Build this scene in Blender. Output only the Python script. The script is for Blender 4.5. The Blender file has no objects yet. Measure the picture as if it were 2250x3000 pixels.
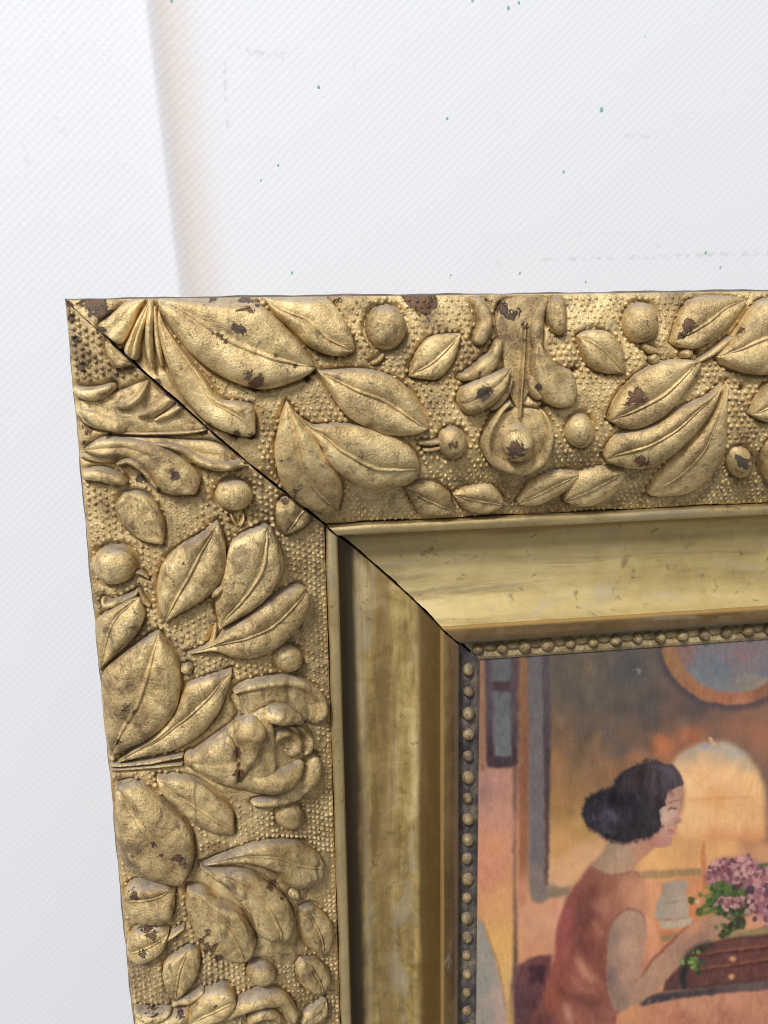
import bpy, bmesh, math, random
import numpy as np
from mathutils import Vector, Matrix

random.seed(7); rng = np.random.default_rng(7)
scene = bpy.context.scene
COL = scene.collection
S = 0.12                      # one moulding width in metres
# frame space: x right, y down, z away from the viewer, unit = moulding width
F_PX = 2503.12
CAM = np.array([0.426358, 0.056980, -2.028618])
ROT = np.array([[0.9897428, 0.0154571, -0.1420219],
                [-0.0462057, 0.9753318, -0.2158538],
                [0.1351820, 0.2202019, 0.9660419]])
def W(p):                     # frame space -> world metres
    p = np.asarray(p, float)
    return np.stack([p[..., 0]*S, p[..., 2]*S, -p[..., 1]*S], -1)
def Wd(v): return Vector((v[0], v[2], -v[1]))

# ------------------------------------------------------------------ camera
cd = bpy.data.cameras.new('camera'); cam = bpy.data.objects.new('camera', cd); COL.objects.link(cam)
cd.sensor_fit = 'VERTICAL'; cd.sensor_height = 36; cd.sensor_width = 27
cd.lens = F_PX/3000*36
cd.clip_start = 0.01; cd.clip_end = 50
r_, u_, b_ = Wd(ROT[0]), Wd(-ROT[1]), Wd(-ROT[2])
m = Matrix((r_, u_, b_)).transposed().to_4x4(); m.translation = Vector(W(CAM))
cam.matrix_world = m
cd.dof.use_dof = True; cd.dof.focus_distance = 2.10*S; cd.dof.aperture_fstop = 32.0
scene.camera = cam
# ------------------------------------------------------------------ light
wd = bpy.data.worlds.new('World'); scene.world = wd; wd.use_nodes = True
bg = wd.node_tree.nodes['Background']; bg.inputs[0].default_value = (0.86, 0.93, 1.0, 1); bg.inputs[1].default_value = 0.24
def area(name, loc, target, sx, sy, power, col):
    l = bpy.data.lights.new(name, 'AREA'); l.shape = 'RECTANGLE'; l.size = sx; l.size_y = sy
    l.energy = power; l.color = col
    o = bpy.data.objects.new(name, l); COL.objects.link(o)
    o.location = loc; o.rotation_euler = (Vector(target)-Vector(loc)).to_track_quat('-Z', 'Y').to_euler()
    return o
area('window_light', (-1.25, -2.3, 2.6), (0.1, 0.0, -0.06), 0.80, 0.66, 149.0, (1.0, 0.985, 0.965))
area('fill_light', (-0.35, -1.9, 1.1), (0.1, 0.0, -0.06), 0.9, 0.7, 8.5, (1.0, 0.95, 0.88))  # added fill lamp, not a known ceiling fixture
scene.view_settings.view_transform = 'Standard'; scene.view_settings.look = 'None'
scene.cycles.filter_width = 1.0; scene.view_settings.exposure = 0.0; scene.view_settings.gamma = 1.0
try: scene.view_settings.use_curve_mapping = False
except Exception: pass

# ------------------------------------------------------------------ node helpers
class NT:
    def __init__(s, name):
        s.m = bpy.data.materials.new(name); s.m.use_nodes = True
        s.t = s.m.node_tree; s.bsdf = s.t.nodes['Principled BSDF']
    def n(s, typ, **k):
        o = s.t.nodes.new(typ)
        for a, b in k.items(): setattr(o, a, b)
        return o
    def set(s, sock, v):
        if isinstance(v, bpy.types.NodeSocket): s.t.links.new(v, sock)
        elif isinstance(v, (tuple, list)) and len(v) == 3 and sock.type == 'RGBA': sock.default_value = (*v, 1)
        else: sock.default_value = v
    def math(s, op, a, b=0.0, c=0.0, clamp=False):
        o = s.n('ShaderNodeMath', operation=op, use_clamp=clamp)
        s.set(o.inputs[0], a); s.set(o.inputs[1], b)
        if op in ('MULTIPLY_ADD',): s.set(o.inputs[2], c)
        return o.outputs[0]
    def mix(s, f, a, b, blend='MIX'):
        o = s.n('ShaderNodeMix', data_type='RGBA', blend_type=blend)
        s.set(o.inputs[0], f); s.set(o.inputs[6], a); s.set(o.inputs[7], b); return o.outputs[2]
    def ss(s, x, lo, hi, tlo=0.0, thi=1.0):
        o = s.n('ShaderNodeMapRange', interpolation_type='SMOOTHSTEP')
        s.set(o.inputs[0], x); s.set(o.inputs[1], lo); s.set(o.inputs[2], hi); s.set(o.inputs[3], tlo); s.set(o.inputs[4], thi)
        return o.outputs[0]
    def pos(s, scale=(1, 1, 1)):
        g = s.n('ShaderNodeNewGeometry'); v = s.n('ShaderNodeVectorMath', operation='MULTIPLY')
        s.t.links.new(g.outputs['Position'], v.inputs[0]); v.inputs[1].default_value = tuple(q/S for q in scale)
        return v.outputs[0]
    def noise(s, vec, scale, detail=4, rough=.55, dist=0.0):
        o = s.n('ShaderNodeTexNoise'); s.set(o.inputs['Vector'], vec); o.inputs['Scale'].default_value = scale
        o.inputs['Detail'].default_value = detail; o.inputs['Roughness'].default_value = rough; o.inputs['Distortion'].default_value = dist
        return o.outputs[0]
    def attr(s, name, out='Fac'):
        o = s.n('ShaderNodeAttribute', attribute_name=name); return o.outputs[out]
    def ramp(s, f, stops):
        o = s.n('ShaderNodeValToRGB'); e = o.color_ramp.elements
        while len(e) < len(stops): e.new(0.5)
        for k, (p, c) in enumerate(stops): e[k].position = p; e[k].color = (*c, 1)
        s.set(o.inputs[0], f); return o.outputs[0]
    def bump(s, h, strength, dist, prev=None):
        o = s.n('ShaderNodeBump'); s.set(o.inputs['Height'], h); o.inputs['Strength'].default_value = strength
        o.inputs['Distance'].default_value = dist
        if prev is not None: s.t.links.new(prev, o.inputs['Normal'])
        return o.outputs[0]

def gold_relief(name, bright=1.0, seed=0.0, dusty=1.0, grime=.5, streak=0.0, film=.12, gth=.53):
    t = NT(name); p = t.pos()
    if seed:
        v = t.n('ShaderNodeVectorMath', operation='ADD'); t.t.links.new(p, v.inputs[0]); v.inputs[1].default_value = (seed, seed*.7, -seed); p = v.outputs[0]
    n1 = t.noise(p, 4.5, 6, .62, .3); n2 = t.noise(p, 19, 7, .7, .4); n3 = t.noise(p, 170, 2, .8); n4 = t.noise(p, 34, 6, .68, .8); n5 = t.noise(p, 420, 1, .5)
    g = t.math('ADD', t.math('MULTIPLY', n1, .40), t.math('ADD', t.math('MULTIPLY', n2, .52), t.math('MULTIPLY', n3, .30)))
    b = bright
    c = t.ramp(g, [(.44, (.12*b, .072*b, .030*b)), (.53, (.29*b, .195*b, .084*b)), (.61, (.475*b, .346*b, .160*b)), (.68, (.62*b, .475*b, .240*b)), (.78, (.80*b, .64*b, .36*b))])
    # brown grime: cloudy patches and a fine peppering
    gr = t.ss(t.noise(p, 8.5, 9, .76, 1.0), gth, gth+.09); c = t.mix(t.math('MULTIPLY', gr, grime), c, (.105, .058, .024))
    if streak:
        sn = t.ss(t.noise(t.pos((1, 1, .16)), 26, 6, .7, .5), .47, .64); c = t.mix(t.math('MULTIPLY', t.math('MULTIPLY', sn, t.ss(n1, .38, .60)), streak), c, (.13, .072, .030))
    sp = t.ss(n4, .57, .66); c = t.mix(t.math('MULTIPLY', sp, .6), c, (.085, .055, .034))
    pk = t.ss(n3, .62, .72); c = t.mix(t.math('MULTIPLY', pk, .5), c, (.16, .11, .06))
    gl = t.ss(n5, .58, .70); c = t.mix(t.math('MULTIPLY', gl, .32), c, (.85, .68, .36))
    og = t.ss(t.noise(p, 9, 4, .6, .5), .68, .76); c = t.mix(t.math('MULTIPLY', og, .30), c, (.62, .33, .09))
    # a dry film of house dust over everything
    c = t.mix(t.math('MULTIPLY', t.ss(t.noise(p, 6, 6, .7, .5), .35, .68), film), c, (.46, .40, .31))
    # settled dust, grey lavender, on the ledges that face up
    gn = t.n('ShaderNodeNewGeometry'); sx = t.n('ShaderNodeSeparateXYZ'); t.t.links.new(gn.outputs['Normal'], sx.inputs[0])
    up = t.ss(t.math('ADD', sx.outputs['Z'], t.math('MULTIPLY', t.math('SUBTRACT', n2, .5), .6)), .60, .90)
    dust = t.math('MULTIPLY', up, .62*dusty)
    c = t.mix(dust, c, (.27, .25, .25))
    # worn through to the red bole and bare grey-brown ground
    wr = t.math('ADD', t.attr('wear'), t.math('MULTIPLY', t.math('SUBTRACT', t.noise(p, 21, 8, .74, 1.1), .5), 4.2))
    w = t.ss(wr, .70, .90)
    bole = t.mix(t.ss(t.noise(p, 15, 3), .42, .6), (.115, .038, .018), (.050, .032, .036))
    c = t.mix(t.math('MULTIPLY', w, .9), c, bole)
    rare = t.ss(t.noise(p, 11, 5, .70, .8), .715, .74); c = t.mix(t.math('MULTIPLY', rare, .7), c, (.15, .06, .03))
    t.set(t.bsdf.inputs['Base Color'], c)
    keep = t.math('MULTIPLY', t.math('SUBTRACT', 1.0, dust), t.math('SUBTRACT', 1.0, w))
    t.set(t.bsdf.inputs['Metallic'], t.math('MULTIPLY', t.math('MULTIPLY', keep, t.ss(g, .46, .70, .22, .48)), t.math('SUBTRACT', 1.0, t.math('MULTIPLY', gr, .6))))
    t.set(t.bsdf.inputs['Roughness'], t.math('ADD', t.math('MULTIPLY', n3, .20), t.math('ADD', .33, t.math('MULTIPLY', n2, .28))))
    bp = t.bump(n1, .15, .004); bp = t.bump(n2, .20, .0024, bp); bp = t.bump(n3, .45, .0008, bp); bp = t.bump(n5, .35, .0003, bp)
    bp = t.bump(t.math('SUBTRACT', 1.0, w), .9, .0016, bp); bp = t.bump(t.math('SUBTRACT', 1.0, gr), .25, .0006, bp)
    t.set(t.bsdf.inputs['Normal'], bp)
    return t.m

def gold_smooth(name, streak, c_lo, c_mid, c_hi, stain_shade=None, metal=.6, rough=.38, lo=.36, hi=.64):
    """burnished flat members: long streaks along the rail"""
    t = NT(name); p = t.pos(); ps = t.pos(streak)
    n1 = t.noise(ps, 9, 6, .62, .25); n2 = t.noise(p, 14, 6, .65, .5); n3 = t.noise(p, 130, 3, .6); n4 = t.noise(ps, 30, 4, .6)
    g = t.math('ADD', t.math('MULTIPLY', n1, .55), t.math('ADD', t.math('MULTIPLY', n2, .3), t.math('MULTIPLY', n4, .18)))
    c = t.ramp(g, [(lo, c_lo), ((lo+hi)/2, c_mid), (hi, c_hi)])
    sp = t.ss(t.noise(p, 24, 6, .66, .5), .60, .68); c = t.mix(t.math('MULTIPLY', sp, .5), c, (.10, .07, .045))
    gt = t.ss(t.noise(ps, 15, 6, .7, .6), .52, .66); c = t.mix(t.math('MULTIPLY', gt, .42), c, (.15, .095, .04))
    pale = t.ss(t.noise(t.pos(tuple(math.sqrt(q) for q in streak)), 11, 7, .7, .6), .55, .66); c = t.mix(t.math('MULTIPLY', pale, .55), c, (.44, .38, .27))
    if stain_shade:
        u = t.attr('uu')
        for (u0, u1, soft, col, amt, ns) in stain_shade:
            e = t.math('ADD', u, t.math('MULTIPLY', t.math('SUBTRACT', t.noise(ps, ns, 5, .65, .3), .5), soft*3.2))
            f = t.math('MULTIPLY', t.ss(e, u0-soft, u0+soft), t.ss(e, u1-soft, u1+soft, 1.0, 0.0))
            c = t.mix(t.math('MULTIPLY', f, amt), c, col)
    t.set(t.bsdf.inputs['Base Color'], c); t.set(t.bsdf.inputs['Metallic'], metal)
    t.set(t.bsdf.inputs['Roughness'], t.math('ADD', rough, t.math('MULTIPLY', n2, .2)))
    bp = t.bump(n4, .10, .0008); bp = t.bump(n3, .15, .0003, bp); t.set(t.bsdf.inputs['Normal'], bp)
    return t.m

MAT = {}
MAT['relief_top'] = gold_relief('aged_gilding_top', 1.40, 0, .8, .50)
MAT['relief_left'] = gold_relief('aged_gilding_left', 1.32, 1.3, .8, .62, .40, .10, .51)
MAT['leaf_top'] = gold_relief('gilt_leaf_top', 1.48, 3.1, .9, .48, 0, .10, .56)
MAT['leaf_left'] = gold_relief('gilt_leaf_left', 1.46, 4.4, .9, .66, .85, .06, .52)
MAT['scroll_top'] = gold_relief('gilt_scroll_top', 1.36, 8.7, .9, .55, 0, .10, .53)
MAT['scroll_left'] = gold_relief('gilt_scroll_left', 1.44, 9.9, .9, .62, .75, .06, .52)
VX, VZ = (1, 1, .10), (.10, 1, 1)       # streaks run down (left rail) or across (top rail)
for key, st in (('left', VX), ('top', VZ)):
    MAT['fillet_'+key] = gold_smooth('gilt_fillet_'+key, st, (.33, .24, .12), (.55, .42, .20), (.68, .55, .30), [(.6025, .61, .0012, (.75, .52, .34), .8, 20)])
    if key == 'left':
        stn = [(.580, .650, .014, (.045, .031, .018), .92, 7), (.822, .92, .012, (.10, .055, .011), .88, 8), (.70, .745, .016, (.24, .15, .06), .5, 6), (.655, .675, .010, (.46, .38, .24), .4, 9)]  # outer strip is patina; dark strip before the lip is painted shade
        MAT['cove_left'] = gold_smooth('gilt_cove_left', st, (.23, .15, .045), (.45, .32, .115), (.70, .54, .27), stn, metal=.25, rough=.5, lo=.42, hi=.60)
    else:
        stn = [(.600, .625, .010, (.12, .085, .045), .5, 7), (.70, .73, .010, (.26, .20, .10), .3, 6)]
        MAT['cove_top'] = gold_smooth('gilt_cove_top', st, (.36, .265, .105), (.52, .40, .17), (.64, .51, .25), stn, metal=.3, rough=.48)
    MAT['lip_'+key] = gold_smooth('worn_lip_'+key, st, (.10, .05, .018), (.21, .12, .045), (.36, .24, .11), [(.870, .8845, .003, (.52, .33, .11), .65, 10), (.918, .95, .004, (.24, .19, .13), .5, 12)], metal=.3, rough=.42)
MAT['bead'] = gold_relief('bead_gilding', .80, 5.0, .5, .9, 0, .1, .48)
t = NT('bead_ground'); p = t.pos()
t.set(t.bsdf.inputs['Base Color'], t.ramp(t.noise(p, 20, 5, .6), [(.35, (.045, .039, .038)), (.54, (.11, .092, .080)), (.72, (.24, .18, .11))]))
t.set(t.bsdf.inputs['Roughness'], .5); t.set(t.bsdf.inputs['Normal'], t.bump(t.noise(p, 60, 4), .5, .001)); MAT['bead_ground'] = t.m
MAT['bead_ground_gilt'] = gold_relief('bead_ground_gilding', .85, 6.3, .5, .7)
t = NT('old_wood'); t.set(t.bsdf.inputs['Base Color'], t.ramp(t.noise(t.pos((1, 1, .1)), 12, 5), [(.3, (.018, .013, .010)), (.7, (.055, .04, .03))])); t.set(t.bsdf.inputs['Roughness'], .85); MAT['wood'] = t.m
t = NT('bare_side'); t.set(t.bsdf.inputs['Base Color'], t.ramp(t.noise(t.pos(), 9, 6, .65), [(.35, (.06, .045, .035)), (.55, (.15, .12, .10)), (.7, (.26, .22, .17))])); t.set(t.bsdf.inputs['Roughness'], .8); MAT['side'] = t.m

# ------------------------------------------------------------------ profile of the moulding
def crom(xs, ys, x):
    """monotone-ish cubic through the points"""
    xs = np.asarray(xs, float); ys = np.asarray(ys, float); d = np.diff(ys)/np.diff(xs)
    mm = np.empty_like(xs); mm[0] = d[0]; mm[-1] = d[-1]
    for i in range(1, len(xs)-1):
        mm[i] = 0 if d[i-1]*d[i] <= 0 else 2*d[i-1]*d[i]/(d[i-1]+d[i])
    x = np.clip(x, xs[0], xs[-1]); k = np.clip(np.searchsorted(xs, x)-1, 0, len(xs)-2)
    h = xs[k+1]-xs[k]; q = (x-xs[k])/h
    return (2*q**3-3*q**2+1)*ys[k]+(q**3-2*q**2+q)*h*mm[k]+(-2*q**3+3*q**2)*ys[k+1]+(q**3-q**2)*h*mm[k+1]
BU = [0, .006, .04, .1, .2, .3, .37, .43, .5, .55, .5705]
BZ = [.016, .000, -.010, -.018, -.018, -.012, .002, .035, .080, .110, .124]
def band_z(u): return crom(BU, BZ, np.asarray(u, float))
def band_n(u):
    d = (band_z(np.asarray(u)+.012)-band_z(np.asarray(u)-.012))/.024
    d = np.clip(d, -.9, .9)*np.clip((np.asarray(u)-.01)/.06, 0, 1); q = np.sqrt(1+d*d); return d/q, -1/q
STRIPS = {
 'rail':   (BU, BZ, 150),
 'fillet': ([.5738, .5775, .586, .598, .6035], [.118, .106, .103, .106, .114], 14),
 'cove':   ([.604, .612, .630, .66, .70, .75, .80, .84, .862, .8765], [.122, .146, .166, .181, .190, .195, .191, .174, .154, .130], 60),
 'lip':    ([.877, .8805, .90, .930, .936], [.126, .117, .121, .136, .146], 18),
 'bead_strip': ([.9365, .945, .967, .990, 1.0], [.162, .176, .178, .172, .176], 20),
}
LX, LY, ZB = 3.55, 4.15, .40
def gap(u): return np.interp(u, [0, .06, .12, .2, .3, .45, .58, .75, .9, 1], [.0006, .0009, .0040, .0060, .0040, .0042, .0048, .0050, .0042, .0044])+.0009*np.sin(np.asarray(u)*61)+.0007*np.sin(np.asarray(u)*143)+.0005*np.sin(np.asarray(u)*390)
def frame_pt(rail, u, v, z):
    if rail == 'left': return np.stack([u, v, z], -1)
    if rail == 'top': return np.stack([v, u, z], -1)
    if rail == 'right': return np.stack([LX-u, v, z], -1)
    return np.stack([v, LY-u, z], -1)
def project(P):
    q = (np.asarray(P)-CAM)@ROT.T
    return np.array([1125., 1500.])+F_PX*q[..., :2]/q[..., 2:3]
def ray(px, py):
    d = np.stack([(np.asarray(px, float)-1125)/F_PX, (np.asarray(py, float)-1500)/F_PX, np.ones(np.shape(px))], -1)
    return d@ROT
def at_z(px, py, z):
    d = ray(px, py); k = (z-CAM[2])/d[..., 2]; return CAM+d*k[..., None]
def to_rail(rail, px, py, lift=0.0):
    """photo pixel -> (u across, v along) on the ornament band of a rail"""
    z = np.zeros(np.shape(px))
    for _ in range(14):
        P = at_z(px, py, z); u = P[..., 0] if rail == 'left' else P[..., 1]
        v = P[..., 1] if rail == 'left' else P[..., 0]
        z = .5*z+.5*(band_z(np.clip(u, 0, .573))-lift)
    return u, v

# crops of the photograph in which outlines were read: origin and scale
CROP = {1: (150, 820, 2.765), 2: (450, 820, 1.8433), 3: (1200, 820, 1.58), 4: (200, 1250, 2.07375), 5: (250, 1900, 2.07375),
        6: (300, 2400, 2.07375), 7: (900, 1450, 2.212), 8: (1300, 1800, 1.7463), 9: (1900, 820, 3.0314)}
def px(c, pts):
    a = np.asarray(pts, float); o = CROP[c]; b = a.copy(); b[..., 0] = o[0]+a[..., 0]/o[2]; b[..., 1] = o[1]+a[..., 1]/o[2]; return b

# worn spots (crop, x, y, radius in crop px)
SPOTS = [(2, 465, 270, 48), (2, 330, 290, 34), (2, 380, 325, 30), (2, 545, 545, 52), (2, 600, 400, 26), (2, 660, 420, 22), (2, 760, 462, 22), (2, 325, 100, 28), (2, 500, 120, 60),
 (2, 865, 292, 16), (2, 680, 980, 22), (2, 762, 1145, 22), (2, 985, 110, 26), (3, 340, 530, 38), (3, 495, 785, 50), (3, 212, 775, 30), (3, 1100, 195, 14), (3, 1280, 210, 36), (3, 1255, 260, 20),
 (3, 1055, 540, 52), (3, 1552, 842, 42), (3, 320, 440, 24), (3, 530, 215, 22), (3, 525, 290, 14), (3, 480, 160, 34), (3, 420, 130, 40), (3, 1080, 832, 40), (3, 60, 100, 85), (3, 1535, 240, 24), (3, 600, 500, 18),
 (1, 390, 400, 50), (1, 400, 220, 130), (1, 300, 190, 90), (1, 180, 300, 60), (1, 200, 480, 50), (1, 260, 700, 60), (1, 150, 200, 40), (1, 860, 820, 34), (1, 1060, 1020, 30), (1, 1300, 1230, 30), (2, 290, 790, 26), (2, 440, 835, 30), (2, 530, 835, 24), (4, 1320, 440, 30), (1, 1010, 1590, 46), (1, 300, 1200, 60), (1, 270, 1330, 46), (1, 470, 1250, 34), (1, 940, 930, 34), (1, 870, 1700, 24), (1, 740, 1610, 40), (4, 700, 830, 14),
 (5, 240, 345, 40), (5, 260, 460, 22), (5, 300, 390, 20), (5, 930, 640, 30), (5, 935, 780, 40), (5, 930, 700, 20), (5, 200, 570, 22), (6, 640, 690, 30), (6, 650, 770, 48), (6, 455, 232, 28), (6, 1030, 408, 42), (6, 1100, 480, 22),
 (6, 250, 825, 48), (6, 710, 832, 34), (6, 600, 745, 26), (6, 280, 680, 60), (6, 320, 150, 22), (6, 360, 220, 18), (6, 210, 460, 40), (6, 300, 1160, 70), (6, 470, 1170, 44), (6, 170, 250, 40), (6, 690, 1140, 14)]
SPX = np.array([[*px(c, (x, y)), r/CROP[c][2]] for c, x, y, r in SPOTS])
def wear_at(P):
    q = project(P); d = np.hypot(q[:, None, 0]-SPX[None, :, 0], q[:, None, 1]-SPX[None, :, 1])/SPX[None, :, 2]
    return np.clip(1.25-d*.75, 0, 1).max(1)

# ------------------------------------------------------------------ mesh helpers
def new_mesh(name, P, faces, mat, parent=None, attrs=None, smooth=True, sharp=None, wear=False, clip=None):
    """P in frame space"""
    P = np.asarray(P, float)
    me = bpy.data.meshes.new(name); me.from_pydata(W(P).tolist(), [], [list(map(int, f)) for f in faces]); me.update()
    if wear: attrs = dict(attrs or {}); attrs['wear'] = wear_at(P)
    for k, a in (attrs or {}).items():
        at = me.attributes.new(k, 'FLOAT', 'POINT'); at.data.foreach_set('value', np.asarray(a, np.float32))
    if clip is not None:
        bm = bmesh.new(); bm.from_mesh(me); co, no = clip
        bmesh.ops.bisect_plane(bm, geom=bm.verts[:]+bm.edges[:]+bm.faces[:], plane_co=co, plane_no=no, clear_outer=True, clear_inner=False)
        bm.to_mesh(me); bm.free()
    if smooth:
        me.polygons.foreach_set('use_smooth', [True]*len(me.polygons))
    if sharp: me.set_sharp_from_angle(angle=sharp)
    me.materials.append(mat)
    o = bpy.data.objects.new(name, me); COL.objects.link(o)
    if parent: o.parent = parent
    return o
def fix_normals(o):
    bm = bmesh.new(); bm.from_mesh(o.data); bmesh.ops.recalc_face_normals(bm, faces=bm.faces[:]); bm.to_mesh(o.data); bm.free()
def wob(a, b, s=1.0): return (np.sin(a*5.1*s+b*3.3*s)+np.sin(b*7.7*s-a*2.3*s+1.3)+np.sin(a*13.1*s+b*11.7*s+.7)*.5)/2.5

# ------------------------------------------------------------------ the backdrop board behind the frame
ZW = .43
def build_backdrop():
    x0, x1, y0, y1 = -3.2, 6.8, -3.4, 7.4
    gx = np.unique(np.concatenate([np.linspace(x0, -.7, 30), np.linspace(-.7, 2.1, 420), np.linspace(2.1, x1, 30)]))
    gy = np.unique(np.concatenate([np.linspace(y0, -.95, 30), np.linspace(-.95, .1, 170), np.linspace(.1, 2.5, 120), np.linspace(2.5, y1, 30)]))
    X, Y = np.meshgrid(gx, gy); nx, ny = len(gx), len(gy)
    A = at_z(427., 0., ZW); B = at_z(526., 860., ZW)
    dr = (B-A)[:2]/np.linalg.norm((B-A)[:2]); nrm = np.array([dr[1], -dr[0]])
    s = (X-A[0])*nrm[0]+(Y-A[1])*nrm[1]
    rise = np.where(s < 0, np.exp(s/.09)*.0075, .0075*(1-np.clip(s/.070, 0, 1))**2)
    fade = 1/(1+np.exp(np.clip((Y-.9)*4, -30, 30)))
    Z = ZW-rise*fade
    stain_shade = np.where(s > 0, np.clip(s/.03, 0, 1)*np.exp(-np.clip(s-.05, 0, None)**2/.0042), 0)*fade  # beige shade right of the crease, put into the wall colour
    edge = np.clip((s+.003)/.006, 0, 1)*np.exp(-np.clip(s-.012, 0, None)**2/.0008)*fade  # grey shade of the crease step, painted as a thin strip
    P = np.stack([X, Y, Z], -1).reshape(-1, 3)
    f = [(j*nx+i, j*nx+i+1, (j+1)*nx+i+1, (j+1)*nx+i) for j in range(ny-1) for i in range(nx-1)]
    # scuffs: short rubbed lines read from the photograph
    q = project(P); sc = np.zeros(len(P))
    for (a, b, c, d, wdt, amt) in [(680, 145, 850, 165, 9, .7), (655, 180, 668, 370, 5, .8), (1045, 150, 1038, 215, 4, .5), (1560, 762, 2260, 742, 5, .9), (1420, 690, 1900, 683, 4, .35), (1925, 665, 1930, 720, 8, .6),
                                   (170, 340, 190, 390, 12, .4), (60, 420, 90, 480, 10, .3), (1820, 395, 1920, 402, 5, .5), (1440, 755, 1460, 775, 8, .5)]:
        vx, vy = c-a, d-b; L2 = vx*vx+vy*vy; k = np.clip(((q[:, 0]-a)*vx+(q[:, 1]-b)*vy)/L2, 0, 1)
        dd = np.hypot(q[:, 0]-a-k*vx, q[:, 1]-b-k*vy); sc = np.maximum(sc, amt*np.exp(-(dd/wdt)**2))
    t = NT('white_textured_board'); p = t.pos()
    sx = t.n('ShaderNodeSeparateXYZ'); t.t.links.new(p, sx.inputs[0])
    n1 = t.noise(p, 2.2, 4, .6); n2 = t.noise(p, 60, 3, .6); n3 = t.noise(p, 230, 2, .6)
    c = t.mix(n1, (.845, .858, .902), (.818, .834, .886))
    c = t.mix(t.math('MULTIPLY', t.ss(t.noise(p, 5, 4, .6), .55, .75), .10), c, (.86, .74, .66))
    st = t.math('MULTIPLY', t.attr('stain_shade'), t.math('ADD', .55, t.math('MULTIPLY', n2, .5)))
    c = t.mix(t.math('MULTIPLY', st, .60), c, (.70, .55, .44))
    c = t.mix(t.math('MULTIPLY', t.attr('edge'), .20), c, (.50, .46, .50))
    sf = t.math('MULTIPLY', t.attr('scuff'), t.ss(t.noise(p, 45, 4, .65, .3), .46, .62))
    c = t.mix(t.math('MULTIPLY', sf, .42), c, (.38, .36, .34))
    sk = t.ss(t.noise(p, 85, 2, .5), .745, .775); c = t.mix(t.math('MULTIPLY', sk, .25), c, (.45, .40, .36))
    t.set(t.bsdf.inputs['Base Color'], c); t.set(t.bsdf.inputs['Roughness'], .55)
    # diagonal embossed dot weave
    vr = t.n('ShaderNodeVectorRotate'); vr.rotation_type = 'Y_AXIS'; t.t.links.new(p, vr.inputs['Vector']); vr.inputs['Angle'].default_value = math.radians(43)
    fl = t.n('ShaderNodeVectorMath', operation='MULTIPLY'); t.t.links.new(vr.outputs[0], fl.inputs[0]); fl.inputs[1].default_value = (1, 0, 1)
    vo = t.n('ShaderNodeTexVoronoi', feature='F1'); t.t.links.new(fl.outputs[0], vo.inputs['Vector']); vo.inputs['Scale'].default_value = 1/.0165; vo.inputs['Randomness'].default_value = .12
    bp = t.bump(t.math('MULTIPLY', t.ss(vo.outputs['Distance'], .1, .62), t.math('ADD', .4, n1)), .065, .0006); bp = t.bump(n3, .10, .0003, bp); bp = t.bump(n2, .05, .0006, bp)
    t.set(t.bsdf.inputs['Normal'], bp)
    o = new_mesh('backdrop_wall', P, f, t.m, attrs={'stain_shade': stain_shade.ravel(), 'edge': edge.ravel(), 'scuff': sc})
    o['kind'] = 'structure'
    # green paint specks spattered on the board
    tm = NT('green_speck'); tm.set(tm.bsdf.inputs['Base Color'], (.30, .50, .42)); tm.set(tm.bsdf.inputs['Roughness'], .5)
    for (x, y, r) in [(1489, 23, 5), (1520, 8, 4), (1762, 321, 6.5), (1310, 347, 4), (1651, 503, 4), (933, 255, 4.5), (815, 484, 3.5), (855, 799, 4), (413, 93, 4), (502, 1, 5), (2067, 740, 4.5), (2110, 783, 3.5), (1716, 826, 3.5), (1384, 1, 4),
                      (1523, 800, 4), (764, 528, 3), (1320, 806, 3), (1890, 107, 2)]:
        C = at_z(float(x), float(y), ZW); rr = r/F_PX*2.5; n = 10
        V = [C+[0, 0, -.0016]]; V += [C+[rr*.85*math.cos(k*2*math.pi/n), rr*1.15*math.sin(k*2*math.pi/n), -.0004] for k in range(n)]
        new_mesh('paint_speck', V, [(0, 1+k, 1+(k+1) % n) for k in range(n)], tm.m, o)
build_backdrop()

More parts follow.
